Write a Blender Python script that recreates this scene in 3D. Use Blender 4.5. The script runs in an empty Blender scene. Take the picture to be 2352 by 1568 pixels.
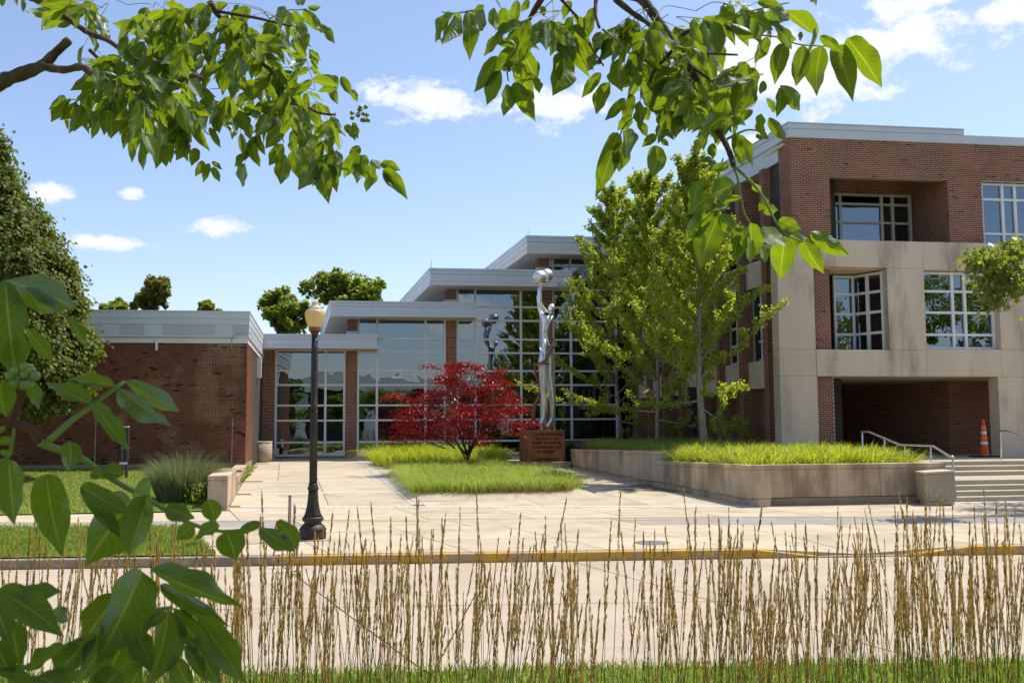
import bpy, bmesh, math, random
import numpy as np
from mathutils import Vector, Matrix, Euler

random.seed(7); RNG = np.random.default_rng(7)
sc = bpy.context.scene
COL = sc.collection

# ------------------------------------------------------------------ camera
F_PX = 2297.0; IMG_W = 2352.0; CX, CY = 1176.0, 784.0
YAW, HOR, EYE, ROLL = math.radians(8.5), 975.0, 2.0, 0.006
PITCH = math.atan((HOR - CY) / F_PX)
c_f = np.array([math.sin(YAW)*math.cos(PITCH), math.cos(YAW)*math.cos(PITCH), math.sin(PITCH)])
c_r0 = np.array([math.cos(YAW), -math.sin(YAW), 0.0]); c_u0 = np.cross(c_r0, c_f)
c_r = c_r0*math.cos(ROLL) - c_u0*math.sin(ROLL); c_u = c_u0*math.cos(ROLL) + c_r0*math.sin(ROLL)
CAM = np.array([0.0, 0.0, EYE])
cam_d = bpy.data.cameras.new("camera"); cam = bpy.data.objects.new("camera", cam_d); COL.objects.link(cam)
cam_d.sensor_width = 36.0; cam_d.lens = 36.0*F_PX/IMG_W
cam_d.clip_start = 0.05; cam_d.clip_end = 3000.0
cam_d.dof.use_dof = True; cam_d.dof.focus_distance = 24.0; cam_d.dof.aperture_fstop = 22.0
M = Matrix(((c_r[0], c_u[0], -c_f[0], 0), (c_r[1], c_u[1], -c_f[1], 0), (c_r[2], c_u[2], -c_f[2], EYE), (0, 0, 0, 1)))
cam.matrix_world = M
sc.camera = cam

# ------------------------------------------------------------------ sun, sky, exposure
SUN = np.array([0.436, 0.173, 0.883]); SUN /= np.linalg.norm(SUN)
sun_el = math.asin(SUN[2]); sun_az = math.atan2(SUN[0], SUN[1])
sd = bpy.data.lights.new("sun", 'SUN'); sd.energy = 3.5; sd.angle = math.radians(0.53); sd.color = (1.0, 0.955, 0.87)
so = bpy.data.objects.new("sun", sd); COL.objects.link(so)
so.rotation_euler = Vector(SUN).to_track_quat('Z', 'Y').to_euler(); so.location = (20, 10, 40)
sc.view_settings.view_transform = 'Standard'; sc.view_settings.look = 'None'
sc.view_settings.exposure = 0.68; sc.view_settings.gamma = 1.0
sc.view_settings.use_curve_mapping = False
sc.render.engine = 'CYCLES'
sc.cycles.max_bounces = 5; sc.cycles.transparent_max_bounces = 8
sc.cycles.diffuse_bounces = 3; sc.cycles.glossy_bounces = 4; sc.cycles.transmission_bounces = 4
sc.cycles.sample_clamp_indirect = 6.0

def ray(u, v): return c_f + c_r*(u-CX)/F_PX + c_u*(CY-v)/F_PX
def atY(u, v, Y): d = ray(u, v); return CAM + d*(Y/d[1])
def atX(u, v, X): d = ray(u, v); return CAM + d*(X/d[0])
def atZ(u, v, z): d = ray(u, v); return CAM + d*((z-EYE)/d[2])
def atD(u, v, D): return CAM + ray(u, v)*D
def xY(u, Y, v=850): return atY(u, v, Y)[0]
def zY(v, Y, u=1176): return atY(u, v, Y)[2]

class NT:
    """small node-tree helper"""
    def __init__(s, tree): s.t = tree; s.n = tree.nodes; s.l = tree.links
    def new(s, typ, ins=None, **kw):
        nd = s.n.new(typ)
        for k, v in kw.items(): setattr(nd, k, v)
        if ins:
            for k, v in ins.items():
                sock = nd.inputs[k]
                if hasattr(v, 'is_output') or isinstance(v, bpy.types.NodeSocket): s.l.new(v, sock)
                else: sock.default_value = v
        return nd
    def math(s, op, a, b=None, c=None, clamp=False):
        nd = s.n.new('ShaderNodeMath'); nd.operation = op; nd.use_clamp = clamp
        for i, v in enumerate((a, b, c)):
            if v is None: continue
            if isinstance(v, bpy.types.NodeSocket): s.l.new(v, nd.inputs[i])
            else: nd.inputs[i].default_value = v
        return nd.outputs[0]
    def mix(s, fac, a, b, mode='MIX'):
        nd = s.n.new('ShaderNodeMix'); nd.data_type = 'RGBA'; nd.blend_type = mode
        for i, v in ((0, fac), (6, a), (7, b)):
            if isinstance(v, bpy.types.NodeSocket): s.l.new(v, nd.inputs[i])
            else: nd.inputs[i].default_value = v if i == 0 else (*v[:3], 1)
        return nd.outputs[2]
    def noise(s, vec, scale, detail=4, rough=0.55, dist=0.0):
        nd = s.n.new('ShaderNodeTexNoise'); nd.inputs['Scale'].default_value = scale
        nd.inputs['Detail'].default_value = detail; nd.inputs['Roughness'].default_value = rough
        nd.inputs['Distortion'].default_value = dist
        if vec is not None: s.l.new(vec, nd.inputs['Vector'])
        return nd.outputs['Fac']
    def ramp(s, fac, lo, hi, a=0.0, b=1.0):
        nd = s.n.new('ShaderNodeMapRange'); nd.interpolation_type = 'SMOOTHSTEP'
        s.l.new(fac, nd.inputs[0]); nd.inputs[1].default_value = lo; nd.inputs[2].default_value = hi
        nd.inputs[3].default_value = a; nd.inputs[4].default_value = b
        return nd.outputs[0]
    def mapping(s, vec, scale=(1, 1, 1), loc=(0, 0, 0), rot=(0, 0, 0)):
        nd = s.n.new('ShaderNodeMapping'); s.l.new(vec, nd.inputs[0])
        nd.inputs['Scale'].default_value = scale; nd.inputs['Location'].default_value = loc; nd.inputs['Rotation'].default_value = rot
        return nd.outputs[0]

# world: clear sky with fair-weather clouds all round
world = bpy.data.worlds.new("World"); sc.world = world; world.use_nodes = True
w = NT(world.node_tree); w.n.clear()
sky = w.new('ShaderNodeTexSky', sky_type='NISHITA'); sky.sun_disc = False
sky.sun_elevation = sun_el; sky.sun_rotation = sun_az
sky.air_density = 1.0; sky.dust_density = 1.1; sky.ozone_density = 1.3; sky.altitude = 200
tc = w.new('ShaderNodeTexCoord'); sep = w.new('ShaderNodeSeparateXYZ', {0: tc.outputs['Generated']})
az = w.math('ARCTAN2', sep.outputs[0], sep.outputs[1]); el = w.math('ARCSINE', sep.outputs[2])
ae = w.new('ShaderNodeCombineXYZ', {0: az, 1: el, 2: 0.0}).outputs[0]
fb = w.noise(w.mapping(ae, (7, 11, 1)), 2.6, 8, 0.66, 0.25)
def azel(u, v):
    d = ray(u, v); d = d/np.linalg.norm(d); return math.atan2(d[0], d[1]), math.asin(d[2])
clouds = [(2060, 92, 265, 84), (1860, 185, 265, 88), (2110, 5, 150, 30), (2300, 30, 85, 32), (975, 228, 165, 60), (1275, 245, 180, 64), (1720, 110, 150, 95),
          (517, 522, 100, 27), (240, 558, 105, 22), (130, 445, 58, 22), (300, 448, 34, 17), (1740, 330, 110, 28)]
acc = None
for (u, v, a, b) in clouds:
    A, E = azel(u, v)
    nd = w.n.new('ShaderNodeMapping'); nd.vector_type = 'POINT'; w.l.new(ae, nd.inputs[0])
    sxx, syy = F_PX/a, F_PX/(b*.95)
    nd.inputs['Scale'].default_value = (sxx, syy, 0); nd.inputs['Location'].default_value = (-A*sxx, -E*syy, 0)
    ln = w.new('ShaderNodeVectorMath', {0: nd.outputs[0]}, operation='LENGTH').outputs['Value']
    acc = ln if acc is None else w.math('MINIMUM', acc, ln)
# the same kind of clouds go on outside the frame
big = w.noise(w.mapping(ae, (2.2, 5.0, 1), (1.3, 0.4, 0)), 1.6, 2, 0.5)
out_ = w.math('ADD', w.ramp(big, 0.5, 0.72, 3.0, 0.35), w.ramp(w.math('ABSOLUTE', w.math('SUBTRACT', az, YAW)), 0.5, 0.7, 3.0, 0.0))
acc = w.math('MINIMUM', acc, out_)
dens = w.math('SUBTRACT', w.math('MULTIPLY', fb, 3.3), w.math('ADD', acc, 0.80))
cmask = w.ramp(dens, -0.06, 0.46)
cshade = w.ramp(dens, 0.3, 1.5)
ccol = w.mix(cshade, (4.3, 4.55, 4.9), (5.9, 5.9, 5.85))
skyt = w.mix(1.0, sky.outputs[0], (0.92, 0.89, 0.92), 'MULTIPLY')
bg = w.new('ShaderNodeBackground', {'Color': w.mix(cmask, skyt, ccol), 'Strength': 0.135})
wo = w.new('ShaderNodeOutputWorld', {0: bg.outputs[0]})

# ------------------------------------------------------------------ materials
MATS = {}
def new_mat(name):
    m = bpy.data.materials.new(name); m.use_nodes = True; t = NT(m.node_tree); t.n.clear()
    out = t.new('ShaderNodeOutputMaterial'); MATS[name] = m
    return m, t, out
def surf(name, a, b, scale=3.0, rough=0.8, spec=0.3, bump=0.0, bscale=40, metal=0.0, detail=5, stretch=(1, 1, 1), c=None, cscale=0.6, crange=(0.5, 0.75), lo=0.3, hi=0.7, fine=0.0, fscale=60):
    """two-tone weathered surface in object space, optional third tone in blotches"""
    m, t, out = new_mat(name)
    co = t.new('ShaderNodeTexCoord').outputs['Object']
    vec = t.mapping(co, stretch)
    f = t.ramp(t.noise(vec, scale, detail), lo, hi)
    colr = t.mix(f, a, b)
    if c is not None:
        g = t.ramp(t.noise(t.mapping(co, stretch, (7, 3, 1)), cscale, 5, 0.6), *crange)
        colr = t.mix(g, colr, c)
    if fine:
        h = t.noise(co, fscale, 3)
        colr = t.mix(fine, colr, t.mix(h, (0, 0, 0), (1, 1, 1)), 'OVERLAY')
    p = t.new('ShaderNodeBsdfPrincipled', {'Base Color': colr, 'Roughness': rough, 'Metallic': metal, 'Specular IOR Level': spec})
    if bump:
        b_ = t.new('ShaderNodeBump', {'Height': t.noise(co, bscale, 4), 'Strength': bump, 'Distance': 0.02})
        t.l.new(b_.outputs[0], p.inputs['Normal'])
    t.l.new(p.outputs[0], out.inputs[0])
    return m
def leafmat(name, a, b, trans, tw=0.45, gloss=0.10, rough=0.38, under=None, veins=False):
    """leaf: diffuse + light passing through + waxy sheen; per-leaf tone in attribute lc"""
    m, t, out = new_mat(name)
    at = t.new('ShaderNodeAttribute', attribute_name='lc').outputs['Fac']
    if veins:
        oi = t.new('ShaderNodeObjectInfo').outputs['Random']
        at = oi
    colr = t.mix(at, a, b)
    tr = t.mix(at, tuple(x*0.72 for x in trans), trans)
    if under is not None:
        bf = t.new('ShaderNodeNewGeometry').outputs['Backfacing']
        colr = t.mix(bf, colr, under)
    if veins:
        uv = t.new('ShaderNodeSeparateXYZ', {0: t.new('ShaderNodeUVMap').outputs[0]})
        ax = t.math('ABSOLUTE', t.math('SUBTRACT', uv.outputs[0], 0.5))
        rib = t.ramp(ax, 0.012, 0.045, 1.0, 0.0)
        sv = t.math('FRACT', t.math('MULTIPLY', t.math('SUBTRACT', uv.outputs[1], t.math('MULTIPLY', ax, 0.55)), 9.0))
        sv = t.ramp(t.math('ABSOLUTE', t.math('SUBTRACT', sv, 0.5)), 0.0, 0.09, 0.55, 0.0)
        k = t.math('MAXIMUM', rib, sv)
        ns = t.noise(t.new('ShaderNodeTexCoord').outputs['Object'], 5.0, 4)
        colr = t.mix(t.math('MULTIPLY', k, 0.75), t.mix(ns, colr, tuple(x*1.5 for x in b)), (0.20, 0.26, 0.04))
        tr = t.mix(t.math('MULTIPLY', k, 0.7), t.mix(ns, tuple(x*0.7 for x in trans), tr), (0.72, 0.72, 0.07))
    d = t.new('ShaderNodeBsdfDiffuse', {'Color': colr}); tl = t.new('ShaderNodeBsdfTranslucent', {'Color': tr})
    g = t.new('ShaderNodeBsdfGlossy', {'Color': (0.9, 0.95, 1.0, 1), 'Roughness': rough})
    m1 = t.new('ShaderNodeMixShader', {0: tw, 1: d.outputs[0], 2: tl.outputs[0]})
    fr = t.new('ShaderNodeFresnel', {'IOR': 1.45}).outputs[0]
    m2 = t.new('ShaderNodeMixShader', {0: t.math('MULTIPLY', t.math('MINIMUM', t.math('ADD', fr, 0.03), 0.30), gloss*(5.0 if veins else 3.2), clamp=True), 1: m1.outputs[0], 2: g.outputs[0]})
    if veins:
        b_ = t.new('ShaderNodeBump', {'Height': k, 'Strength': 0.35, 'Distance': 0.01}); t.l.new(b_.outputs[0], g.inputs['Normal'])
    t.l.new(m2.outputs[0], out.inputs[0])
    return m
def brickmat(name, cols, dark):
    m, t, out = new_mat(name)
    at = t.new('ShaderNodeAttribute', attribute_name='bc').outputs['Fac']
    cr = t.n.new('ShaderNodeValToRGB'); t.l.new(at, cr.inputs[0]); e = cr.color_ramp; e.interpolation = 'LINEAR'
    n = len(cols)
    e.elements[0].color = (*cols[0], 1); e.elements[0].position = 0.0
    e.elements[1].color = (*dark, 1); e.elements[1].position = 1.0
    for i in range(1, n):
        q = e.elements.new(0.9*i/(n-1)); q.color = (*cols[i], 1)
    q = e.elements.new(0.93); q.color = (*dark, 1)
    co = t.new('ShaderNodeNewGeometry').outputs['Position']
    gr = t.noise(co, 90, 3); big = t.ramp(t.noise(co, 0.7, 4), 0.35, 0.7, 0.82, 1.15)
    colr = t.mix(0.25, cr.outputs[0], t.mix(gr, (0.2, 0.2, 0.2), (0.8, 0.8, 0.8)), 'OVERLAY')
    colr = t.mix(1.0, colr, t.new('ShaderNodeCombineColor', {0: big, 1: big, 2: big}).outputs[0], 'MULTIPLY')
    p = t.new('ShaderNodeBsdfPrincipled', {'Base Color': colr, 'Roughness': 0.85, 'Specular IOR Level': 0.25})
    t.l.new(p.outputs[0], out.inputs[0]); return m
def glassmat(name, tint, refl, wave=0.012, wscale=0.9):
    m, t, out = new_mat(name)
    co = t.new('ShaderNodeTexCoord').outputs['Object']
    bmp = t.new('ShaderNodeBump', {'Height': t.noise(co, wscale, 2), 'Strength': 1.0, 'Distance': wave}).outputs[0]
    g = t.new('ShaderNodeBsdfGlossy', {'Color': (0.74, 0.87, 0.98, 1), 'Roughness': 0.0, 'Normal': bmp})
    tr = t.new('ShaderNodeBsdfTransparent', {'Color': (*tint, 1)})
    lw = t.new('ShaderNodeLayerWeight', {'Blend': 0.25}).outputs['Facing']
    fac = t.math('ADD', t.math('MULTIPLY', t.math('POWER', lw, 2.0), 0.5), refl, clamp=True)
    t.l.new(t.new('ShaderNodeMixShader', {0: fac, 1: tr.outputs[0], 2: g.outputs[0]}).outputs[0], out.inputs[0])
    return m

surf('earth', (0.10, 0.085, 0.05), (0.16, 0.12, 0.07), 6, 0.95, 0.1)
surf('turf', (0.12, 0.17, 0.030), (0.20, 0.235, 0.055), 5, 0.95, 0.1, 0.4, 60, c=(0.30, 0.27, 0.11), cscale=0.5, crange=(0.52, 0.75))
surf('far_ground', (0.06, 0.09, 0.03), (0.09, 0.10, 0.05), 0.3, 0.95, 0.1)
surf('road_concrete', (0.40, 0.325, 0.235), (0.46, 0.38, 0.28), 0.9, 0.85, 0.25, 0.12, 160, c=(0.31, 0.25, 0.18), cscale=0.45, crange=(0.52, 0.80), fine=0.24, fscale=140)
surf('walk_concrete', (0.45, 0.37, 0.255), (0.52, 0.435, 0.305), 1.1, 0.85, 0.25, 0.12, 150, c=(0.33, 0.265, 0.18), cscale=0.7, crange=(0.52, 0.80), fine=0.24, fscale=150)
surf('walk_concrete_b', (0.415, 0.34, 0.235), (0.49, 0.405, 0.285), 1.4, 0.85, 0.25, 0.12, 150, c=(0.29, 0.235, 0.165), cscale=0.9, crange=(0.5, 0.8), fine=0.24, fscale=150)
surf('asphalt_path', (0.275, 0.25, 0.22), (0.335, 0.305, 0.27), 2.0, 0.9, 0.2, 0.15, 200, fine=0.2, fscale=160)
surf('paver', (0.46, 0.44, 0.41), (0.58, 0.555, 0.51), 9.0, 0.85, 0.25)
surf('joint', (0.16, 0.12, 0.08), (0.25, 0.20, 0.14), 3.0, 0.95, 0.1)
surf('yellow_paint', (0.48, 0.26, 0.03), (0.60, 0.35, 0.045), 4.0, 0.7, 0.3, c=(0.36, 0.28, 0.18), cscale=3.0, crange=(0.50, 0.62))
surf('yellow_line', (0.70, 0.47, 0.10), (0.62, 0.45, 0.18), 6.0, 0.7, 0.3)
surf('white_paint', (0.74, 0.74, 0.72), (0.66, 0.66, 0.64), 6.0, 0.6, 0.3)
surf('kerb_stone', (0.34, 0.28, 0.20), (0.22, 0.175, 0.125), 5.0, 0.9, 0.2, 0.2, 60)
surf('limestone', (0.46, 0.345, 0.23), (0.57, 0.44, 0.30), 1.0, 0.85, 0.25, 0.08, 90, stretch=(1, 1, 0.35), c=(0.27, 0.20, 0.13), cscale=1.2, crange=(0.46, 0.66), fine=0.10, fscale=60)
surf('facade_concrete', (0.61, 0.49, 0.36), (0.69, 0.565, 0.42), 0.8, 0.85, 0.25, 0.06, 120, stretch=(1, 1, 0.3), c=(0.38, 0.295, 0.205), cscale=1.0, crange=(0.50, 0.74), fine=0.12, fscale=50)
surf('step_concrete', (0.46, 0.40, 0.30), (0.40, 0.34, 0.25), 1.5, 0.85, 0.25, 0.1, 90, stretch=(0.4, 1, 1), c=(0.27, 0.21, 0.13), cscale=1.4, crange=(0.55, 0.8))
surf('foundation', (0.25, 0.205, 0.145), (0.33, 0.27, 0.195), 1.6, 0.9, 0.2, 0.1, 70)
surf('soffit', (0.62, 0.54, 0.42), (0.68, 0.60, 0.47), 1.5, 0.8, 0.2)
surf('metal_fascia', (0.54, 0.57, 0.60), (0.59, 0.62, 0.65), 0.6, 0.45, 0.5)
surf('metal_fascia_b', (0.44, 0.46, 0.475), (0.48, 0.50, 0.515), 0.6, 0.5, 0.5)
surf('metal_white', (0.66, 0.665, 0.66), (0.72, 0.72, 0.71), 0.6, 0.45, 0.4)
surf('frame_white', (0.70, 0.70, 0.70), (0.76, 0.76, 0.755), 0.8, 0.4, 0.5)
surf('dark_gasket', (0.03, 0.03, 0.03), (0.05, 0.05, 0.05), 2.0, 0.7, 0.3)
surf('mortar', (0.56, 0.47, 0.34), (0.62, 0.53, 0.39), 2.0, 0.95, 0.1)
surf('mortar_old', (0.115, 0.05, 0.033), (0.16, 0.075, 0.05), 2.0, 0.95, 0.1, c=(0.50, 0.40, 0.27), cscale=0.5, crange=(0.50, 0.60))
brickmat('brick_new', [(0.18, 0.052, 0.032), (0.245, 0.072, 0.039), (0.205, 0.072, 0.047), (0.285, 0.095, 0.049), (0.205, 0.082, 0.053)], (0.022, 0.020, 0.022))
brickmat('brick_old', [(0.155, 0.055, 0.034), (0.215, 0.074, 0.042), (0.185, 0.078, 0.050), (0.255, 0.094, 0.048), (0.175, 0.082, 0.048)], (0.024, 0.020, 0.020))
glassmat('pane_hall', (0.17, 0.19, 0.195), 0.23, 0.006, 0.7)
glassmat('pane_wing', (0.22, 0.24, 0.25), 0.22, 0.004, 0.9)
glassmat('pane_door', (0.30, 0.38, 0.30), 0.22, 0.003, 0.9)
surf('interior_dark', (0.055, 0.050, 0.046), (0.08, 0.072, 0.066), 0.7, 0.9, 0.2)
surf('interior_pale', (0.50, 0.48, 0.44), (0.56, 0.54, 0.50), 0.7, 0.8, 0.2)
surf('interior_floor', (0.20, 0.17, 0.14), (0.26, 0.22, 0.18), 0.7, 0.6, 0.3)
surf('wood_rail', (0.30, 0.17, 0.08), (0.36, 0.21, 0.10), 2.0, 0.6, 0.3)
surf('black_iron', (0.020, 0.015, 0.012), (0.038, 0.028, 0.021), 5.0, 0.5, 0.35, 0.2, 60, c=(0.055, 0.034, 0.023), cscale=2.5, crange=(0.52, 0.8))
surf('galvanised', (0.40, 0.385, 0.36), (0.30, 0.28, 0.26), 6.0, 0.5, 0.5, metal=0.4)
surf('rust_top', (0.22, 0.09, 0.04), (0.30, 0.14, 0.07), 12, 0.9, 0.2)
surf('stainless', (0.78, 0.77, 0.74), (0.86, 0.85, 0.82), 3.0, 0.40, 0.5, metal=0.75)
surf('rail_steel', (0.60, 0.60, 0.59), (0.68, 0.68, 0.67), 3.0, 0.3, 0.5, metal=0.9)
surf('corten', (0.30, 0.115, 0.042), (0.23, 0.088, 0.036), 2.4, 0.75, 0.3, 0.1, 80, c=(0.13, 0.055, 0.028), cscale=1.6, crange=(0.52, 0.8))
surf('bronze', (0.22, 0.10, 0.05), (0.30, 0.13, 0.06), 4.0, 0.45, 0.5, metal=0.6)
surf('letter_dark', (0.012, 0.009, 0.008), (0.018, 0.013, 0.010), 4.0, 0.7, 0.3)
surf('letter_pale', (0.75, 0.75, 0.73), (0.70, 0.70, 0.68), 4.0, 0.6, 0.3)
surf('sign_grey', (0.17, 0.155, 0.15), (0.20, 0.18, 0.175), 2.0, 0.5, 0.4)
surf('sign_dark', (0.045, 0.032, 0.028), (0.06, 0.044, 0.038), 2.0, 0.5, 0.4)
surf('aggregate', (0.36, 0.285, 0.20), (0.46, 0.37, 0.265), 40.0, 0.9, 0.2, 0.35, 120, detail=2)
surf('aggregate_rim', (0.50, 0.43, 0.33), (0.55, 0.47, 0.36), 6.0, 0.85, 0.2)
surf('cone_orange', (0.72, 0.075, 0.015), (0.80, 0.10, 0.02), 4.0, 0.5, 0.4)
surf('cone_amber', (0.85, 0.22, 0.02), (0.85, 0.26, 0.03), 4.0, 0.5, 0.4)
surf('black_rubber', (0.015, 0.015, 0.015), (0.025, 0.025, 0.025), 4.0, 0.8, 0.3)
surf('bark_grey', (0.20, 0.165, 0.125), (0.32, 0.275, 0.22), 14.0, 0.95, 0.1, 0.6, 50, stretch=(1, 1, 0.3))
surf('bark_dark', (0.055, 0.040, 0.030), (0.10, 0.075, 0.055), 14.0, 0.95, 0.1, 0.6, 60, stretch=(1, 1, 0.3))
surf('twig_bark', (0.075, 0.048, 0.034), (0.17, 0.12, 0.085), 25.0, 0.85, 0.25, 0.7, 120)
surf('twig_green', (0.16, 0.22, 0.05), (0.24, 0.29, 0.08), 9.0, 0.6, 0.3)
surf('twig_red', (0.10, 0.035, 0.022), (0.16, 0.06, 0.035), 20.0, 0.7, 0.3, 0.5, 120)
surf('berry', (0.17, 0.24, 0.05), (0.25, 0.32, 0.08), 25.0, 0.35, 0.5)
surf('mulch', (0.10, 0.06, 0.035), (0.17, 0.10, 0.06), 20.0, 0.95, 0.1, 0.5, 60)
surf('pale_roof', (0.62, 0.60, 0.56), (0.70, 0.68, 0.63), 0.5, 0.7, 0.3)
surf('dark_band', (0.06, 0.055, 0.05), (0.09, 0.08, 0.07), 0.5, 0.7, 0.3)
# lamp globe: frosted amber acrylic
m_, t_, o_ = new_mat('globe')
d_ = t_.new('ShaderNodeBsdfDiffuse', {'Color': (0.74, 0.60, 0.30, 1)}); l_ = t_.new('ShaderNodeBsdfTranslucent', {'Color': (0.86, 0.68, 0.30, 1)})
g_ = t_.new('ShaderNodeBsdfGlossy', {'Color': (1, 1, 1, 1), 'Roughness': 0.3})
x_ = t_.new('ShaderNodeMixShader', {0: 0.5, 1: d_.outputs[0], 2: l_.outputs[0]})
t_.l.new(t_.new('ShaderNodeMixShader', {0: 0.06, 1: x_.outputs[0], 2: g_.outputs[0]}).outputs[0], o_.inputs[0])
m_, t_, o_ = new_mat('globe_cap')
d_ = t_.new('ShaderNodeBsdfDiffuse', {'Color': (0.76, 0.70, 0.54, 1)}); l_ = t_.new('ShaderNodeBsdfTranslucent', {'Color': (0.8, 0.72, 0.5, 1)})
t_.l.new(t_.new('ShaderNodeMixShader', {0: 0.35, 1: d_.outputs[0], 2: l_.outputs[0]}).outputs[0], o_.inputs[0])

leafmat('leaf_cork', (0.015, 0.040, 0.011), (0.034, 0.072, 0.015), (0.38, 0.54, 0.008), 0.45, 0.055, 0.46, veins=True)
leafmat('leaf_ginkgo', (0.12, 0.175, 0.014), (0.22, 0.26, 0.028), (0.74, 0.84, 0.05), 0.52, 0.055, 0.40)
leafmat('leaf_linden', (0.045, 0.072, 0.010), (0.20, 0.215, 0.048), (0.30, 0.37, 0.02), 0.30, 0.035, 0.45, under=(0.15, 0.175, 0.055))
leafmat('leaf_maple_red', (0.055, 0.010, 0.007), (0.24, 0.012, 0.011), (0.62, 0.016, 0.008), 0.36, 0.06, 0.34)
leafmat('leaf_far', (0.075, 0.115, 0.018), (0.18, 0.21, 0.038), (0.50, 0.58, 0.05), 0.48, 0.04, 0.4)
leafmat('leaf_far_brown', (0.085, 0.095, 0.022), (0.18, 0.165, 0.036), (0.42, 0.40, 0.06), 0.44, 0.05, 0.4)
leafmat('leaf_edge_maple', (0.075, 0.115, 0.018), (0.15, 0.18, 0.03), (0.46, 0.52, 0.04), 0.46, 0.09, 0.4)
leafmat('blade_lawn', (0.085, 0.14, 0.016), (0.22, 0.26, 0.045), (0.46, 0.56, 0.05), 0.44, 0.04, 0.5)
leafmat('blade_bed', (0.085, 0.15, 0.016), (0.30, 0.36, 0.075), (0.56, 0.68, 0.06), 0.48, 0.06, 0.4)
leafmat('blade_lily', (0.10, 0.16, 0.012), (0.30, 0.33, 0.030), (0.72, 0.80, 0.035), 0.48, 0.06, 0.4)
leafmat('blade_grey', (0.13, 0.17, 0.075), (0.22, 0.23, 0.12), (0.28, 0.33, 0.10), 0.4, 0.05, 0.4)
leafmat('blade_dry', (0.30, 0.17, 0.05), (0.46, 0.29, 0.10), (0.42, 0.26, 0.08), 0.35, 0.04, 0.5)
leafmat('seed_head', (0.32, 0.175, 0.055), (0.72, 0.47, 0.19), (0.88, 0.57, 0.18), 0.46, 0.02, 0.5)
leafmat('reed_stem', (0.14, 0.18, 0.035), (0.30, 0.27, 0.08), (0.42, 0.46, 0.08), 0.4, 0.04, 0.5)
leafmat('leaf_hosta', (0.03, 0.06, 0.02), (0.05, 0.09, 0.03), (0.14, 0.22, 0.04), 0.3, 0.06, 0.4)

# ------------------------------------------------------------------ mesh helpers
ROOT = {}                                            # world location of each thing's Empty
def rootloc(o):
    return ROOT.get(o.name, np.zeros(3)) if o is not None else np.zeros(3)
def link(o, parent=None):
    COL.objects.link(o)
    if parent is not None:
        o.parent = parent; ROOT[o.name] = rootloc(parent)
    return o
def tag(o, label=None, cat=None, group=None, kind=None):
    if label: o['label'] = label
    if cat: o['category'] = cat
    if group: o['group'] = group
    if kind: o['kind'] = kind
    return o
def thing(name, loc, label, cat, group=None):
    o = bpy.data.objects.new(name, None); COL.objects.link(o); o.location = loc; o.empty_display_size = 0.3
    ROOT[o.name] = np.array(loc, float)
    return tag(o, label, cat, group)
def mesh_obj(name, V, Fc, mat, parent=None, smooth=False, attr=None, uv=None):
    V = np.asarray(V, float).reshape(-1, 3) - rootloc(parent)
    me = bpy.data.meshes.new(name); me.from_pydata(V.tolist(), [], Fc)
    if smooth: me.polygons.foreach_set('use_smooth', [True]*len(me.polygons))
    if isinstance(mat, (list, tuple)):
        for mm in mat: me.materials.append(MATS[mm])
    elif mat: me.materials.append(MATS[mat])
    if attr is not None:
        nm, vals = attr; a = me.attributes.new(nm, 'FLOAT', 'FACE'); a.data.foreach_set('value', np.asarray(vals, np.float32))
    me.update()
    return link(bpy.data.objects.new(name, me), parent)
def np_mesh(name, V, nper, faces_local, mat, parent=None, lc=None, smooth=False):
    """N copies of a small face pattern: V is (N, nper, 3)"""
    N = V.shape[0]; V = V.reshape(-1, 3) - rootloc(parent)
    loops = []; sizes = [len(f) for f in faces_local]
    base = (np.arange(N)*nper)[:, None]
    fl = np.concatenate([np.array(f) for f in faces_local])[None, :] + base
    me = bpy.data.meshes.new(name)
    me.vertices.add(len(V)); me.vertices.foreach_set('co', V.astype(np.float32).ravel())
    me.loops.add(fl.size); me.loops.foreach_set('vertex_index', fl.astype(np.int32).ravel())
    nf = len(sizes); tot = np.tile(np.array(sizes), N); st = np.concatenate([[0], np.cumsum(tot)[:-1]])
    me.polygons.add(N*nf); me.polygons.foreach_set('loop_start', st.astype(np.int32)); me.polygons.foreach_set('loop_total', tot.astype(np.int32))
    if smooth: me.polygons.foreach_set('use_smooth', np.ones(N*nf, bool))
    me.materials.append(MATS[mat])
    if lc is None: lc = RNG.random(N)
    a = me.attributes.new('lc', 'FLOAT', 'FACE'); a.data.foreach_set('value', np.repeat(lc, nf).astype(np.float32))
    me.update(calc_edges=True); me.validate()
    return link(bpy.data.objects.new(name, me), parent)
def norm(a):
    a = np.asarray(a, float); return a/np.maximum(np.linalg.norm(a, axis=-1, keepdims=True), 1e-9)

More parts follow.
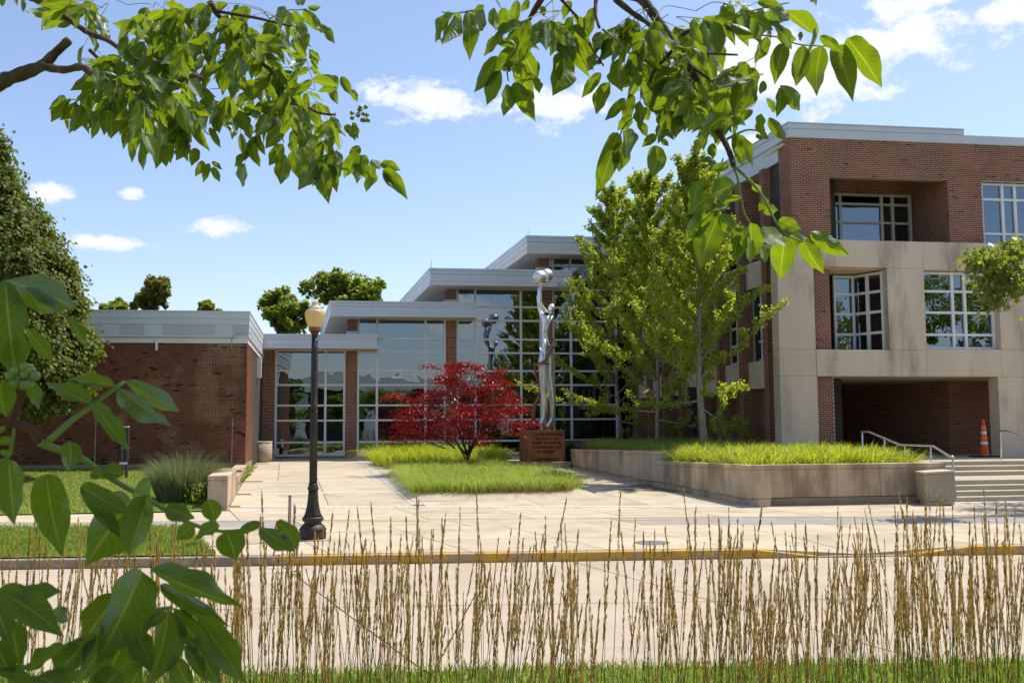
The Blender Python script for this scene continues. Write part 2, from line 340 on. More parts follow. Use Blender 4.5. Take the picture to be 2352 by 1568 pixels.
class MB:
    def __init__(s): s.v = []; s.f = []
    def add(s, V, Fc):
        b = len(s.v); s.v += [tuple(map(float, p)) for p in V]; s.f += [[i+b for i in f] for f in Fc]; return s
    def box(s, x0, x1, y0, y1, z0, z1):
        return s.add([(x0, y0, z0), (x1, y0, z0), (x1, y1, z0), (x0, y1, z0), (x0, y0, z1), (x1, y0, z1), (x1, y1, z1), (x0, y1, z1)],
                     [[0, 3, 2, 1], [4, 5, 6, 7], [0, 1, 5, 4], [1, 2, 6, 5], [2, 3, 7, 6], [3, 0, 4, 7]])
    def obox(s, o, e1, e2, e3):
        o, e1, e2, e3 = map(np.asarray, (o, e1, e2, e3))
        P = [o, o+e1, o+e1+e2, o+e2]; P += [p+e3 for p in P]
        return s.add(P, [[0, 3, 2, 1], [4, 5, 6, 7], [0, 1, 5, 4], [1, 2, 6, 5], [2, 3, 7, 6], [3, 0, 4, 7]])
    def prism(s, pts, z0, z1):
        """pts: list of (x,y); z0,z1 numbers or functions of (x,y)"""
        n = len(pts); f0 = z0 if callable(z0) else (lambda x, y: z0); f1 = z1 if callable(z1) else (lambda x, y: z1)
        V = [(x, y, f0(x, y)) for x, y in pts] + [(x, y, f1(x, y)) for x, y in pts]
        return s.add(V, [list(range(n))[::-1], list(range(n, 2*n))] + [[i, (i+1) % n, n+(i+1) % n, n+i] for i in range(n)])
    def tube(s, pts, rads, n=6, caps=True):
        pts = [np.asarray(p, float) for p in pts]; m = len(pts)
        if not hasattr(rads, '__len__'): rads = [rads]*m
        V = []; ref = None
        for i in range(m):
            t = norm(pts[min(i+1, m-1)] - pts[max(i-1, 0)])
            if ref is None: ref = np.array([0, 0, 1.0]) if abs(t[2]) < 0.9 else np.array([1.0, 0, 0])
            a = norm(np.cross(t, ref)); b = np.cross(t, a); ref = -np.cross(a, t) if False else ref
            for k in range(n):
                th = 2*math.pi*k/n; V.append(pts[i] + rads[i]*(a*math.cos(th) + b*math.sin(th)))
        Fc = [[i*n+k, i*n+(k+1) % n, (i+1)*n+(k+1) % n, (i+1)*n+k] for i in range(m-1) for k in range(n)]
        if caps: Fc += [list(range(n))[::-1], [(m-1)*n+k for k in range(n)]]
        return s.add(V, Fc)
    def lathe(s, c, prof, n=24, flute=0.0, nf=12, tilt=None):
        V = []; R = Euler(tilt).to_matrix() if tilt else None
        for (r, z) in prof:
            for k in range(n):
                th = 2*math.pi*k/n; q = r*(1 - flute*(0.5+0.5*math.cos(nf*th)))
                p = Vector((q*math.cos(th), q*math.sin(th), z))
                if R: p = R @ p
                V.append((c[0]+p.x, c[1]+p.y, c[2]+p.z))
        m = len(prof)
        Fc = [[i*n+k, i*n+(k+1) % n, (i+1)*n+(k+1) % n, (i+1)*n+k] for i in range(m-1) for k in range(n)]
        Fc += [list(range(n))[::-1], [(m-1)*n+k for k in range(n)]]
        return s.add(V, Fc)
    def build(s, name, mat, parent=None, smooth=False):
        return mesh_obj(name, s.v, s.f, mat, parent, smooth)
def box(name, mat, parent, *a):
    return MB().box(*a).build(name, mat, parent)
def bevel(o, wd=0.01, seg=2):
    m = o.modifiers.new('bevel', 'BEVEL'); m.width = wd; m.segments = seg; m.limit_method = 'ANGLE'; return o
def struct(o): return tag(o, kind='structure')

# bricks ------------------------------------------------------------
class Brickwork:
    def __init__(s, course=0.0677, bl=0.2032, jt=0.011, proud=0.004, darkp=0.022, headers=0):
        s.b = []; s.m = MB(); s.course, s.bl, s.jt, s.proud, s.darkp, s.headers = course, bl, jt, proud, darkp, headers
    def wall(s, o, e, n, L, z0, z1, holes=(), off=0.0, backing=True):
        """o: (x,y) of the start, e: direction in plan, n: outward normal in plan, holes: (s0,s1,z0,z1)"""
        e = np.array([e[0], e[1], 0.0]); n = np.array([n[0], n[1], 0.0]); o3 = np.array([o[0], o[1], 0.0])
        if backing:
            S = sorted({0.0, L, *[min(max(h[i], 0), L) for h in holes for i in (0, 1)]}); Z = sorted({z0, z1, *[min(max(h[i], z0), z1) for h in holes for i in (2, 3)]})
            for i in range(len(S)-1):
                for j in range(len(Z)-1):
                    cs, cz = (S[i]+S[i+1])/2, (Z[j]+Z[j+1])/2
                    if any(h[0] < cs < h[1] and h[2] < cz < h[3] for h in holes): continue
                    P = [o3+e*S[i]+[0, 0, Z[j]], o3+e*S[i+1]+[0, 0, Z[j]], o3+e*S[i+1]+[0, 0, Z[j+1]], o3+e*S[i]+[0, 0, Z[j+1]]]
                    s.m.add(P, [[0, 1, 2, 3]])
        k = 0; z = z0
        g = int(round(z0/s.course))
        while z + s.course*0.6 < z1:
            zc = z + s.course/2; h_ = min(s.course, z1-z) - s.jt
            hd = s.headers and (g+k) % s.headers == 0
            bl = s.bl/2 if hd else s.bl
            iv = [(0.0, L)]
            for hh in holes:
                if hh[2] < zc < hh[3]:
                    iv = [q for (a, b) in iv for q in ((a, min(b, hh[0])), (max(a, hh[1]), b)) if q[1]-q[0] > 0.02]
            st = -((g+k) % 2)*s.bl/2 + off
            for (a, b) in iv:
                x = st + math.floor((a-st)/bl)*bl
                while x < b:
                    p, q = max(x, a), min(x+bl-s.jt, b)
                    if q-p > 0.025:
                        s.b.append((o3+e*((p+q)/2)+np.array([0, 0, zc]), e, n, q-p, h_))
                    x += bl
            z += s.course; k += 1
        return s
    def tone(s):
        r = random.random()
        return 0.97 if r < s.darkp else random.random()*0.88
    def finish(s, wall_name, mat, mortar, parent, single=300, label=None):
        wl = s.m.build(wall_name, mortar, parent)
        full = [i for i, q in enumerate(s.b) if q[3] > s.bl-s.jt-0.003 and abs(q[4]-(s.course-s.jt)) < 1e-4]
        def vis(i):
            d = s.b[i][0]-CAM; t = d@c_f; u = CX+F_PX*(d@c_r)/t; v = CY-F_PX*(d@c_u)/t
            return 0 < u < 2352 and 0 < v < 1568 and (d@s.b[i][2]) < 0
        full = [i for i in full if vis(i)]
        full.sort(key=lambda i: np.linalg.norm(s.b[i][0]-CAM)); pick = set(full[:single])
        hx, hz = (s.bl-s.jt)/2, (s.course-s.jt)/2
        var = []
        for k in range(12):
            me = bpy.data.meshes.new('brick'); p = s.proud
            me.from_pydata([(-hx, 0, -hz), (hx, 0, -hz), (hx, 0, hz), (-hx, 0, hz), (-hx+.002, -p, -hz+.002), (hx-.002, -p, -hz+.002), (hx-.002, -p, hz-.002), (-hx+.002, -p, hz-.002)], [],
                           [[4, 5, 6, 7], [0, 1, 5, 4], [1, 2, 6, 5], [2, 3, 7, 6], [3, 0, 4, 7]])
            a = me.attributes.new('bc', 'FLOAT', 'FACE'); a.data.foreach_set('value', [0.97 if k == 11 else (k+0.5)/11*0.86]*5)
            me.materials.append(MATS[mat]); var.append(me)
        V = []; Fc = []; A = []; R0 = rootloc(parent)
        for i, (c, e, n, L, h) in enumerate(s.b):
            c = c + n*0.0005
            t = s.tone()
            if i in pick:
                me = var[11] if t > 0.9 else var[int(t*12) % 11]
                o = bpy.data.objects.new('brick', me); link(o, wl)
                o.location = c - R0; o.rotation_euler = (0, 0, math.atan2(n[0], -n[1]))
                continue
            b = len(V); z = np.array([0, 0, h/2]); x = e*(L/2); pr = n*s.proud; zi = np.array([0, 0, h/2-.002]); xi = e*(L/2-.002)
            V += [c-x-z, c+x-z, c+x+z, c-x+z, c-xi-zi+pr, c+xi-zi+pr, c+xi+zi+pr, c-xi+zi+pr]
            Fc += [[b+4, b+5, b+6, b+7], [b, b+1, b+5, b+4], [b+1, b+2, b+6, b+5], [b+2, b+3, b+7, b+6], [b+3, b, b+4, b+7]]
            A += [t]*5
        if V:
            o = mesh_obj('brickwork', V, Fc, mat, parent, attr=('bc', A)); tag(o, kind='stuff')
        return wl

# foliage ------------------------------------------------------------
def leaf_mass(name, P, A, N, L, W, mat, parent=None, lc=None, fold=0.12):
    P, A, N = map(np.asarray, (P, A, N)); A = norm(A); S = norm(np.cross(A, N)); N = np.cross(S, A)
    L = np.broadcast_to(np.asarray(L, float), (len(P),))[:, None]; W = np.broadcast_to(np.asarray(W, float), (len(P),))[:, None]
    V = np.stack([P, P+A*L*.5+S*W*.5+N*W*fold, P+A*L-N*L*.08, P+A*L*.5-S*W*.5+N*W*fold], 1)
    return np_mesh(name, V, 4, [[0, 1, 2, 3]], mat, parent, lc)
def blades(name, P, H, lean, Wd, mat, parent=None, lc=None, curl=0.6):
    """grass blades: P roots, H heights, lean: horizontal vectors (fraction of height)"""
    P = np.asarray(P); N = len(P); H = np.asarray(H)[:, None]; lean = np.asarray(lean); Wd = np.asarray(Wd)[:, None]
    th = RNG.random(N)*math.pi; S = np.stack([np.cos(th), np.sin(th), 0*th], 1)*Wd/2
    l3 = np.concatenate([lean, np.zeros((N, 1))], 1)*H; up = np.array([0, 0, 1.0])[None]*H
    ln = np.linalg.norm(lean, axis=1)[:, None]
    a = P + up*0.45 + l3*0.22; b = P + up*(0.82 - 0.12*ln) + l3*0.62; c = P + up*np.clip(1.0-curl*0.55*ln**1.5, 0.25, 1) + l3*1.1
    V = np.stack([P-S, P+S, a+S*.95, a-S*.95, b+S*.65, b-S*.65, c], 1)
    return np_mesh(name, V, 7, [[0, 1, 2, 3], [3, 2, 4, 5], [5, 4, 6]], mat, parent, lc)
def inpoly(x, y, poly):
    x = np.asarray(x); y = np.asarray(y); r = np.zeros(x.shape, bool); n = len(poly)
    for i in range(n):
        x0, y0 = poly[i]; x1, y1 = poly[(i+1) % n]
        c = ((y0 > y) != (y1 > y)) & (x < (x1-x0)*(y-y0)/((y1-y0) if y1 != y0 else 1e-9)+x0); r ^= c
    return r
def scatter(poly, n):
    p = np.array(poly); lo, hi = p.min(0), p.max(0); out = np.zeros((0, 2))
    while len(out) < n:
        q = lo + RNG.random((n*2, 2))*(hi-lo); out = np.concatenate([out, q[inpoly(q[:, 0], q[:, 1], poly)]])
    return out[:n]
# ================================================================== GROUND
SK = -0.073                                          # plaza lines run slightly left as they go back
def line(a, b): return lambda x: a + b*x
L_road_near = line(8.55, -0.10); L_kerb = line(15.97, -0.083); L_kerb_b = line(16.14, -0.083)
L_bike_n = line(20.37, -0.165); L_bike_f = line(21.80, -0.132); L_pav = line(25.05, -0.20)
def zp(x, y): return max(0.0, (y-25.2)*0.0202)
def zl(x, y): return 0.03 + max(0.0, (y-24.6)*0.036)
def sheet(name, pts, mat, zf, parent=None):
    n = len(pts); zf_ = zf if callable(zf) else (lambda x, y: zf)
    return mesh_obj(name, [(x, y, zf_(x, y)) for x, y in pts], [list(range(n))], mat, parent)
struct(sheet('ground', [(-600, -500), (600, -500), (600, 900), (-600, 900)], 'far_ground', -0.24))

# road: concrete slabs with open joints over a dark bed
road = struct(sheet('road', [(-60, L_road_near(-60)-.3), (60, L_road_near(60)-.3), (60, L_kerb(60)+.1), (-60, L_kerb(-60)+.1)], 'joint', -0.166))
def slab_quad(parent, xa, xb, ya, yb, zf, mat, gap=0.011, th=0.05, yref=25.0, sk=SK, name='slab'):
    """slab between two skewed x lines and two y lines (functions of x)"""
    def X(s, y): return s + sk*(y-yref)
    P = []
    for (s, yl, gx, gy) in ((xa, ya, gap, gap), (xb, ya, -gap, gap), (xb, yb, -gap, -gap), (xa, yb, gap, -gap)):
        y = yl(s); y = yl(X(s, y)); P.append((X(s, y)+gx, y+gy))
    m = MB(); m.prism(P, lambda x, y: zf(x, y)-th, zf)
    return m.build(name, mat, parent)
zr = lambda x, y: -0.15
Lmid = lambda x: (L_road_near(x)+L_kerb(x))/2
xs = [-40, -22, -13.5, -9.0, -4.5, -0.2, 4.2, 8.8, 13.4, 18, 26, 45]
for a, b in zip(xs[:-1], xs[1:]):
    slab_quad(road, a, b, lambda x: L_road_near(x)-0.25, Lmid, zr, 'road_concrete', sk=-0.25, yref=12)
    slab_quad(road, a+.0, b+.0, Lmid, lambda x: L_kerb(x)-0.02, zr, 'road_concrete', sk=-0.25, yref=12)
lm = MB(); a_ = atZ(610, 1314, -.146); b_ = atZ(690, 1311, -.146)
lm.obox(a_, b_-a_, (0.0, .07, 0), (0, 0, .003)); lm.obox(b_+np.array([-.12, 0, 0]), (.12, 0, 0), (.02, .38, 0), (0, 0, .003)); lm.build('white_marking', 'white_paint', road)

# kerb in stones; the stretch by the plaza is painted yellow and dips to a ramp
kerb = struct(sheet('kerb', [(-60, L_kerb(-60)+.02), (60, L_kerb(60)+.02), (60, L_kerb_b(60)+.06), (-60, L_kerb_b(-60)+.06)], 'joint', -0.152))
def kz(x):
    if 6.2 < x < 7.3: return -0.006 - 0.128*(x-6.2)/1.1
    if 7.3 <= x <= 8.7: return -0.134
    if 8.7 < x < 9.8: return -0.134 + 0.128*(x-8.7)/1.1
    return -0.006
kx = [-60, -20, -12, -9, -6, -3.2, -1.28, 0.75, 2.8, 4.6, 6.2, 7.3, 8.7, 9.8, 12, 14.5, 18, 60]
for a, b in zip(kx[:-1], kx[1:]):
    m = MB(); g = .008
    m.prism([(a+g, L_kerb(a)), (b-g, L_kerb(b)), (b-g, L_kerb_b(b)), (a+g, L_kerb_b(a))], -0.2, lambda x, y: kz(min(max(x, a+.001), b-.001)))
    yel = (a >= -1.3 and b <= 7.4) or (a >= 8.6 and b < 20)
    bevel(m.build('kerb_stone', 'yellow_paint' if yel else 'kerb_stone', kerb), 0.02, 3)

# pavements
walk = struct(sheet('sidewalk', [(-40, L_kerb_b(-40)), (45, L_kerb_b(45)), (45, 30), (-40, 30)], 'joint', -0.16))
def zw(x, y):
    d = max(0.0, 1-(y-L_kerb_b(x))/1.7)
    k = 0.0
    if 6.0 < x < 10.0: k = 0.12*min(1, (x-6.0)/1.1)*min(1, (10.0-x)/1.1)
    return -k*d
sx = [-2.75, -1.0, 1.15, 3.3, 5.3, 7.3, 9.3, 11.5, 13.8, 16.4, 20, 30]
Lw1 = lambda x: L_kerb_b(x)+1.75
i = 0
for a, b in zip(sx[:-1], sx[1:]):
    for (p, q) in ((lambda x: L_kerb_b(x)-.02, Lw1), (Lw1, L_bike_n)):
        slab_quad(walk, a, b, p, q, zw, ('walk_concrete', 'walk_concrete_b', 'walk_concrete')[i % 3], sk=-0.28, yref=18); i += 1
bx_ = [-32, -14, -9, -5.5, -1.2, 1.9, 5.2, 8.6, 12, 16, 22, 34]
for k, (a, b) in enumerate(zip(bx_[:-1], bx_[1:])):
    slab_quad(walk, a, b, L_bike_n, L_bike_f, lambda x, y: -0.004, 'asphalt_path' if k not in (4, 5) else 'walk_concrete_b', sk=-0.25, yref=21)
Lw2 = lambda x: L_bike_f(x) + 0.45*(L_pav(x)-L_bike_f(x)) if x < 9 else L_bike_f(x)+0.9
Lw3 = lambda x: L_pav(x) if x < 8.3 else 24.2
for k, (a, b) in enumerate(zip(sx[:-1], sx[1:])):
    slab_quad(walk, a, b, L_bike_f, Lw2, lambda x, y: 0.0, ('walk_concrete_b', 'walk_concrete')[k % 2], sk=-0.2, yref=23)
    slab_quad(walk, a, b, Lw2, Lw3, lambda x, y: 0.0, ('walk_concrete', 'walk_concrete', 'walk_concrete_b')[k % 3], sk=-0.2, yref=23)
for k, (a, b) in enumerate(zip([-32, -13, -10, -7.5, -5], [-13, -10, -7.5, -5, -2.75])):
    slab_quad(walk, a, b, L_bike_f, lambda x: 24.7, lambda x, y: 0.0, 'walk_concrete', sk=-0.2, yref=23)
for (u0, u1, v) in ((730, 985, 1196.5), (1425, 1640, 1192.5), (1890, 2060, 1186), (60, 230, 1200)):
    a_ = atZ(u0, v+.8, 0.0); b_ = atZ(u1, v-.8 if u1 < 2000 else v-.8, 0.0)
    MB().obox(a_, b_-a_, (0, .11, 0), (0, 0, .004)).build('yellow_dash', 'yellow_line', walk)
mh = atZ(1498, 1246, 0.0)
mc = thing('manhole_cover', (mh[0], mh[1], 0), 'small round grey cover let into the pale sidewalk slabs', 'manhole cover')
MB().lathe((mh[0], mh[1], -.01), [(.30, 0), (.30, .016), (.27, .018), (0.02, .018)], 24).build('lid', 'sign_grey', mc)

# plaza rising towards the building
plaza = struct(sheet('plaza', [(-6, 24.4), (12, 22.6), (12, 49), (-6, 49)], 'joint', lambda x, y: zp(x, y)-0.03))
def q_(y): return lambda x: y
rows = [None, 29.4, 34.2, 39.4, 44.6, 48.75]
for r in range(5):
    y0 = (lambda x: L_pav(x)+.42) if r == 0 else q_(rows[r]+.21); y1 = q_(rows[r+1]-.21)
    xs_ = [-3.2, -0.78, 1.28] if r in (0, 1) else ([-3.2, -2.1, -0.78, 1.28] if r < 4 else [-6, -2.1, -0.78, 1.28])
    for k, (a, b) in enumerate(zip(xs_[:-1], xs_[1:])):
        slab_quad(plaza, a, b, y0, y1, zp, ('walk_concrete', 'walk_concrete_b')[(r+k) % 2], 0.011, 0.035)
    for (a, b) in ((1.58, 4.4), (4.4, 7.0), (7.0, 9.85)):
        slab_quad(plaza, a, b, y0, y1, zp, ('walk_concrete_b', 'walk_concrete')[(r+int(a)) % 2], 0.011, 0.035)
pv = MB(); g = .006
def paver(cx, cy, hx, hy, sk=0.0):
    z = zp(cx, cy)
    P = [(cx-hx+g-sk*hy, cy-hy+g), (cx+hx-g-sk*hy, cy-hy+g), (cx+hx-g+sk*hy, cy+hy-g), (cx-hx+g+sk*hy, cy+hy-g)]
    pv.prism(P, lambda x, y: zp(x, y)-.03, lambda x, y: zp(x, y)+.002)
x = -2.9
while x < 9.6:
    paver(x, L_pav(x)+.21, .105, .20, -.25)
    for yy in rows[1:5]:
        if x+SK*(yy-25) > (-4 if yy > 38 else -3.2) : paver(x+SK*(yy-25), yy, .105, .20, -.25)
    x += .21
y = 25.7
while y < 48.7:
    if all(abs(y-q) > .3 for q in rows[1:5]):
        for k in range(3): paver(1.28+.05+.1*k+SK*(y-25), y, .05, .10, SK); paver(6.75+.05+.1*k+SK*(y-25)*1.0, y, .05, .10, SK)
    y += .2
tag(pv.build('pavers', 'paver', plaza), kind='stuff')

# lawns
near_lawn = [(-40, -30), (40, -30), (40, L_road_near(40)), (-40, L_road_near(-40))]
struct(sheet('near_lawn', near_lawn, 'turf', lambda x, y: -0.03))
verge = [(-40, L_kerb_b(-40)+.02), (-2.25, L_kerb_b(-2.25)+.02), (-3.5, L_bike_n(-3.5)-.02), (-40, L_bike_n(-40)-.02)]
struct(sheet('verge_lawn', verge, 'turf', 0.012))
left_lawn = [(-60, 24.6), (-3.55, 24.6), (-3.9, 38.3), (-60, 38.3)]
struct(sheet('left_lawn', left_lawn, 'turf', zl))
def lawn_blades(name, poly, n, zf, h=(0.05, 0.10), mat='blade_lawn', par=None, w_=(0.006, 0.012)):
    P = scatter(poly, n); z = np.array([zf(x, y) for x, y in P])
    H = h[0]+RNG.random(n)*(h[1]-h[0]); ln = RNG.normal(0, .45, (n, 2))
    tag(blades(name, np.c_[P, z-.01], H, ln, w_[0]+RNG.random(n)*(w_[1]-w_[0]), mat, par), 'short green turf blades of the mown grass', 'grass', kind='stuff')
def lawn_label(o, lab): o['label'] = lab
lawn_blades('lawn_grass', [(-6, 5.0), (8.0, 5.0), (8.0, L_road_near(8.0)+.05), (-6, L_road_near(-6)+.05)], 52000, lambda x, y: -0.03, (0.05, 0.12), w_=(.007, .013))
lawn_blades('verge_grass', [(-12, L_kerb_b(-12)), (-2.25, L_kerb_b(-2.25)), (-3.45, L_bike_n(-3.5)-.02), (-12, L_bike_n(-12)-.02)], 26000, lambda x, y: .012, (0.05, 0.13), w_=(.010, .02))
lawn_blades('left_lawn_grass', [(-14, 24.55), (-3.5, 24.55), (-3.8, 38), (-17, 38)], 32000, zl, (0.04, 0.10), w_=(.012, .022))
for nm, lab in (('lawn_grass', 'mown grass strip with clover along the bottom of the picture'), ('verge_grass', 'mown grass verge between the left kerb and the path'), ('left_lawn_grass', 'mown grass in front of the low brick block')):
    bpy.data.objects[nm]['label'] = lab

# ================================================================== LOW BRICK BLOCK (left)
BY = 38.0; BX1 = -4.25; BX0 = -30.0
blk = thing('brick_block', (-12, BY, 0.3), 'low windowless red brick block with pale metal fascia behind the left lawn', 'building')
bw = Brickwork(course=0.0690, bl=0.2230, headers=7, darkp=0.03, proud=.006)
bw.wall((BX0+12, BY), (1, 0), (0, -1), BX1-BX0-12, 0.66, 5.06)
SD = norm(np.array([SK*0.6, 1.0]))                   # side walls run back along this line
SN = np.array([SD[1], -SD[0]])                       # and face right
bw.wall((BX1, BY), SD, SN, 3.6, 0.66, 5.06)
bw.finish('wall', 'brick_old', 'mortar_old', blk)
MB().prism([(BX0, BY+.004), (BX1-.004, BY+.004), (BX1-.004+SD[0]*11, BY+11), (BX0, BY+11)], 0.0, 5.9).build('core', 'interior_dark', blk)
m = MB(); m.prism([(BX0, BY-.012), (BX1+.012, BY-.012), (BX1+.012+SD[0]*3.6, BY+3.6), (BX0, BY+3.6)], -.1, 0.66); m.build('foundation', 'foundation', blk)
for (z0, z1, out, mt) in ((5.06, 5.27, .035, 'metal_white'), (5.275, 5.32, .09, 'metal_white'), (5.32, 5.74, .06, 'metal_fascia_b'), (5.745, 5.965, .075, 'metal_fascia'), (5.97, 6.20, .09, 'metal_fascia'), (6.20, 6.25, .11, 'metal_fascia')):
    m = MB(); m.prism([(BX0, BY-out), (BX1+out, BY-out), (BX1+out+SD[0]*11, BY+11), (BX0, BY+11)], z0, z1)
    m.build('fascia_band', mt, blk)
for xx in (-7.9, -9.4, -5.4):                        # cover strips on the panel joints
    box('fascia_panel', 'metal_fascia', blk, xx, xx+.62, BY-.064, BY-.058, 5.33, 5.735)
box('conduit_cable', 'dark_gasket', blk, BX0, BX1-.35, BY-.10, BY-.09, 5.255, 5.268)
box('scupper', 'metal_white', blk, xY(357.5, BY), xY(362.5, BY), BY-.16, BY-.04, 4.78, 5.16)
for (uu, v0) in ((224, 948), (536, 960)):
    xx = xY(uu, BY); MB().tube([(xx, BY-.03, .5), (xx, BY-.03, zY(v0, BY, uu))], .018, 8).build('conduit', 'galvanised', blk)
    for zz in (.9, 1.5, 2.1): box('clip', 'galvanised', blk, xx-.04, xx+.04, BY-.035, BY-.006, zz, zz+.03)
cp = [(BX1-.55, BY-.03, 4.85), (BX1-.55, BY-.05, 5.2), (BX1-.42, BY-.13, 5.38), (BX1-.2, BY-.16, 5.45), (BX1+.13, BY-.13, 5.44), (BX1+.16, BY+.1, 5.2)]
MB().tube(cp, .012, 6).build('cable', 'galvanised', blk)
# white service doors on the sunny side
p0 = np.array([BX1, BY]) + SD*3.6 - SN*.12
for k, (a, b, zt) in enumerate(((0.02, 1.35, 4.3), (1.38, 2.6, 4.3), (2.63, 7.2, 4.6))):
    q = p0 + SD*a; r = p0 + SD*b
    MB().prism([tuple(q-SN*.35), tuple(q+SN*(.02 if k == 2 else .0)), tuple(r+SN*(.02 if k == 2 else .0)), tuple(r-SN*.35)], 0.3, zt).build('side_panel', 'metal_white', blk)
q = p0+SD*.02; r = p0+SD*7.2
MB().prism([tuple(q-SN*.3), tuple(q+SN*.01), tuple(r+SN*.01), tuple(r-SN*.3)], 4.62, 5.05).build('side_header', 'metal_white', blk)
MB().prism([tuple(q-SN*.3+SD*2.7), tuple(q+SN*.30+SD*2.7), tuple(q+SN*.30+SD*3.1), tuple(q-SN*.3+SD*3.1)], 4.1, 4.95).build('wall_box', 'metal_white', blk)

# ================================================================== GLASS HALL
GY = 49.0
hall = thing('glass_hall', (3, GY, 0.4), 'stepped glass hall with brick piers, white mullions and grey flat roofs', 'building')
rows_v = [1042, 1013, 964, 930, 884, 851.5, 810, 778.5, 735, 703, 661, 618, 580]
rz = [zY(v, GY, 1000) for v in rows_v]              # transom heights, bottom to top
def X49(u): return xY(u, GY)
piers = [(590, 631, 5.75), (795, 819, 5.75), (1025, 1047, 7.25), (1246, 1268, 9.0)]
pA, pB = X49(590)-.9, X49(631)
XC = {}
for k, (u0, u1, zt) in enumerate(piers):
    x0, x1 = X49(u0), X49(u1)
    if k == 0: x0 = pA
    hb = Brickwork(course=0.0690, bl=0.213, darkp=0.03)
    hb.wall((x0, GY-.12), (1, 0), (0, -1), x1-x0, 0.42, zt)
    hb.wall((x0, GY+.35), (0, -1), (-1, 0), .47, 0.42, zt); hb.wall((x1, GY-.12), (0, 1), (1, 0), .47, 0.42, zt)
    hb.finish('pier', 'brick_new', 'mortar', hall, 70)
# upper piers standing on the lower roofs
for (u0, u1, z0, z1) in ((797, 820, 6.55, 7.25), (1024, 1047, 8.15, 9.0), (1238, 1262, 9.85, 10.75)):
    x0, x1 = X49(u0), X49(u1); hb = Brickwork(course=0.0690, bl=0.213, darkp=0.03)
    hb.wall((x0, GY-.12), (1, 0), (0, -1), x1-x0, z0, z1); hb.wall((x0, GY+1.2), (0, -1), (-1, 0), 1.32, z0, z1); hb.wall((x1, GY-.12), (0, 1), (1, 0), .4, z0, z1)
    box('pier_cap', 'metal_white', hall, x0-.05, x1+.05, GY-.17, GY+.5, z0-.16, z0)
    hb.finish('upper_pier', 'brick_new', 'mortar', hall, 6)
FR = 0.055
def glazing(parent, x0, x1, zs, muls, Y, pm='pane_hall', fm='frame_white', fr=FR, dep=.09, back=.03):
    """curtain wall bay: zs transom heights, muls mullion x; each bar and pane its own part"""
    xb = [x0] + list(muls) + [x1]
    for i, xx in enumerate(xb):
        a = xx if i == 0 else (xx-2*fr if i == len(xb)-1 else xx-fr)
        box('mullion', fm, parent, a, a+2*fr, Y-dep/2, Y+dep/2, zs[0]-fr, zs[-1]+fr)
    for z in zs:
        for a, b in zip(xb[:-1], xb[1:]):
            a2 = a+2*fr if a == x0 else a+fr; b2 = b-2*fr if b == x1 else b-fr
            box('transom', fm, parent, a2+.001, b2-.001, Y-dep/2+.006, Y+dep/2-.006, z-fr*.82, z+fr*.82)
    for a, b in zip(xb[:-1], xb[1:]):
        for z0, z1 in zip(zs[:-1], zs[1:]):
            box('pane', pm, parent, a+.01, b-.01, Y+back-.003, Y+back+.003, z0+.01, z1-.01)
glazing(hall, X49(631)+.02, X49(795)-.02, rz[:6]+[5.62], [X49(748)], GY)
glazing(hall, X49(819)+.02, X49(1025)-.02, rz[:8]+[7.18], [X49(866), X49(977)], GY)
glazing(hall, X49(1047)+.02, X49(1246)-.02, rz[:10]+[8.86], [X49(1092), X49(1197)], GY)
glazing(hall, X49(1268)+.02, X49(1418), rz[:11]+[10.62], [X49(1312)], GY)
glazing(hall, X49(1262)+.02, X49(1500), [9.95, 10.62], [X49(1312), X49(1420)], GY-.02)
box('sill', 'foundation', hall, pA, X49(1420), GY-.16, GY+.3, 0.2, rz[0]-.07)
# flat roofs with metal edges; each is wider than the one below
def roof(x0, x1, y0, zt, zb, zs, ye):
    s = SK*1.0
    def ring(o): return [(x0-o, y0-o), (x1+o, y0-o), (x1+o, ye), (x0-o+s*(ye-y0), ye)]
    h = zt-zb
    parts = ((zb, zb+h*.19, .0), (zb+h*.19+.006, zb+h*.66, -.03), (zb+h*.66+.006, zb+h*.86, .0), (zb+h*.86+.006, zt, .03))
    r = None
    for k, (a, b, o) in enumerate(parts):
        mm = MB().prism(ring(o), a, b)
        r_ = mm.build('roof' if k == 0 else 'fascia_band', 'metal_fascia', hall if r is None else r)
        r = r or r_
    MB().prism(ring(-.02), zs, zb-.004).build('soffit', 'soffit', r)
    ap = MB()
    for q in (0.28, 0.62):
        xx = x0+(x1-x0)*q; ap.box(xx, xx+.006, y0+.027, y0+.03, zb+h*.19, zb+h*.66)
    ap.build('panel_joint', 'dark_gasket', r)
    return r
RY = 47.45
def zR(v, u): return zY(v, RY, u)
def xR(u): return xY(u, RY)
roof(xR(560), xR(868), RY, zR(767.5, 800), zR(800, 800), 5.66, 58)
roof(xR(757), xR(1096), RY, zR(692, 900), zR(727, 900), 7.22, 62)
roof(xR(987), xR(1317), RY, zR(618, 1150), zR(656.5, 1150), 8.9, 66)
rf4 = roof(xR(1212), 16.0, RY, zR(542, 1280), zR(583, 1280), 10.66, 70)
for (u, v0, v1, par) in ((1213, 528, 542, rf4), (991, 600, 617, rf4), (1227, 598, 618, rf4)):
    b_ = atY(u, v1, RY+.3); MB().tube([(b_[0], RY+.3, b_[2]-.3), (b_[0], RY+.3, atY(u, v0, RY+.3)[2])], .012, 5).build('lightning_rod', 'galvanised', par)
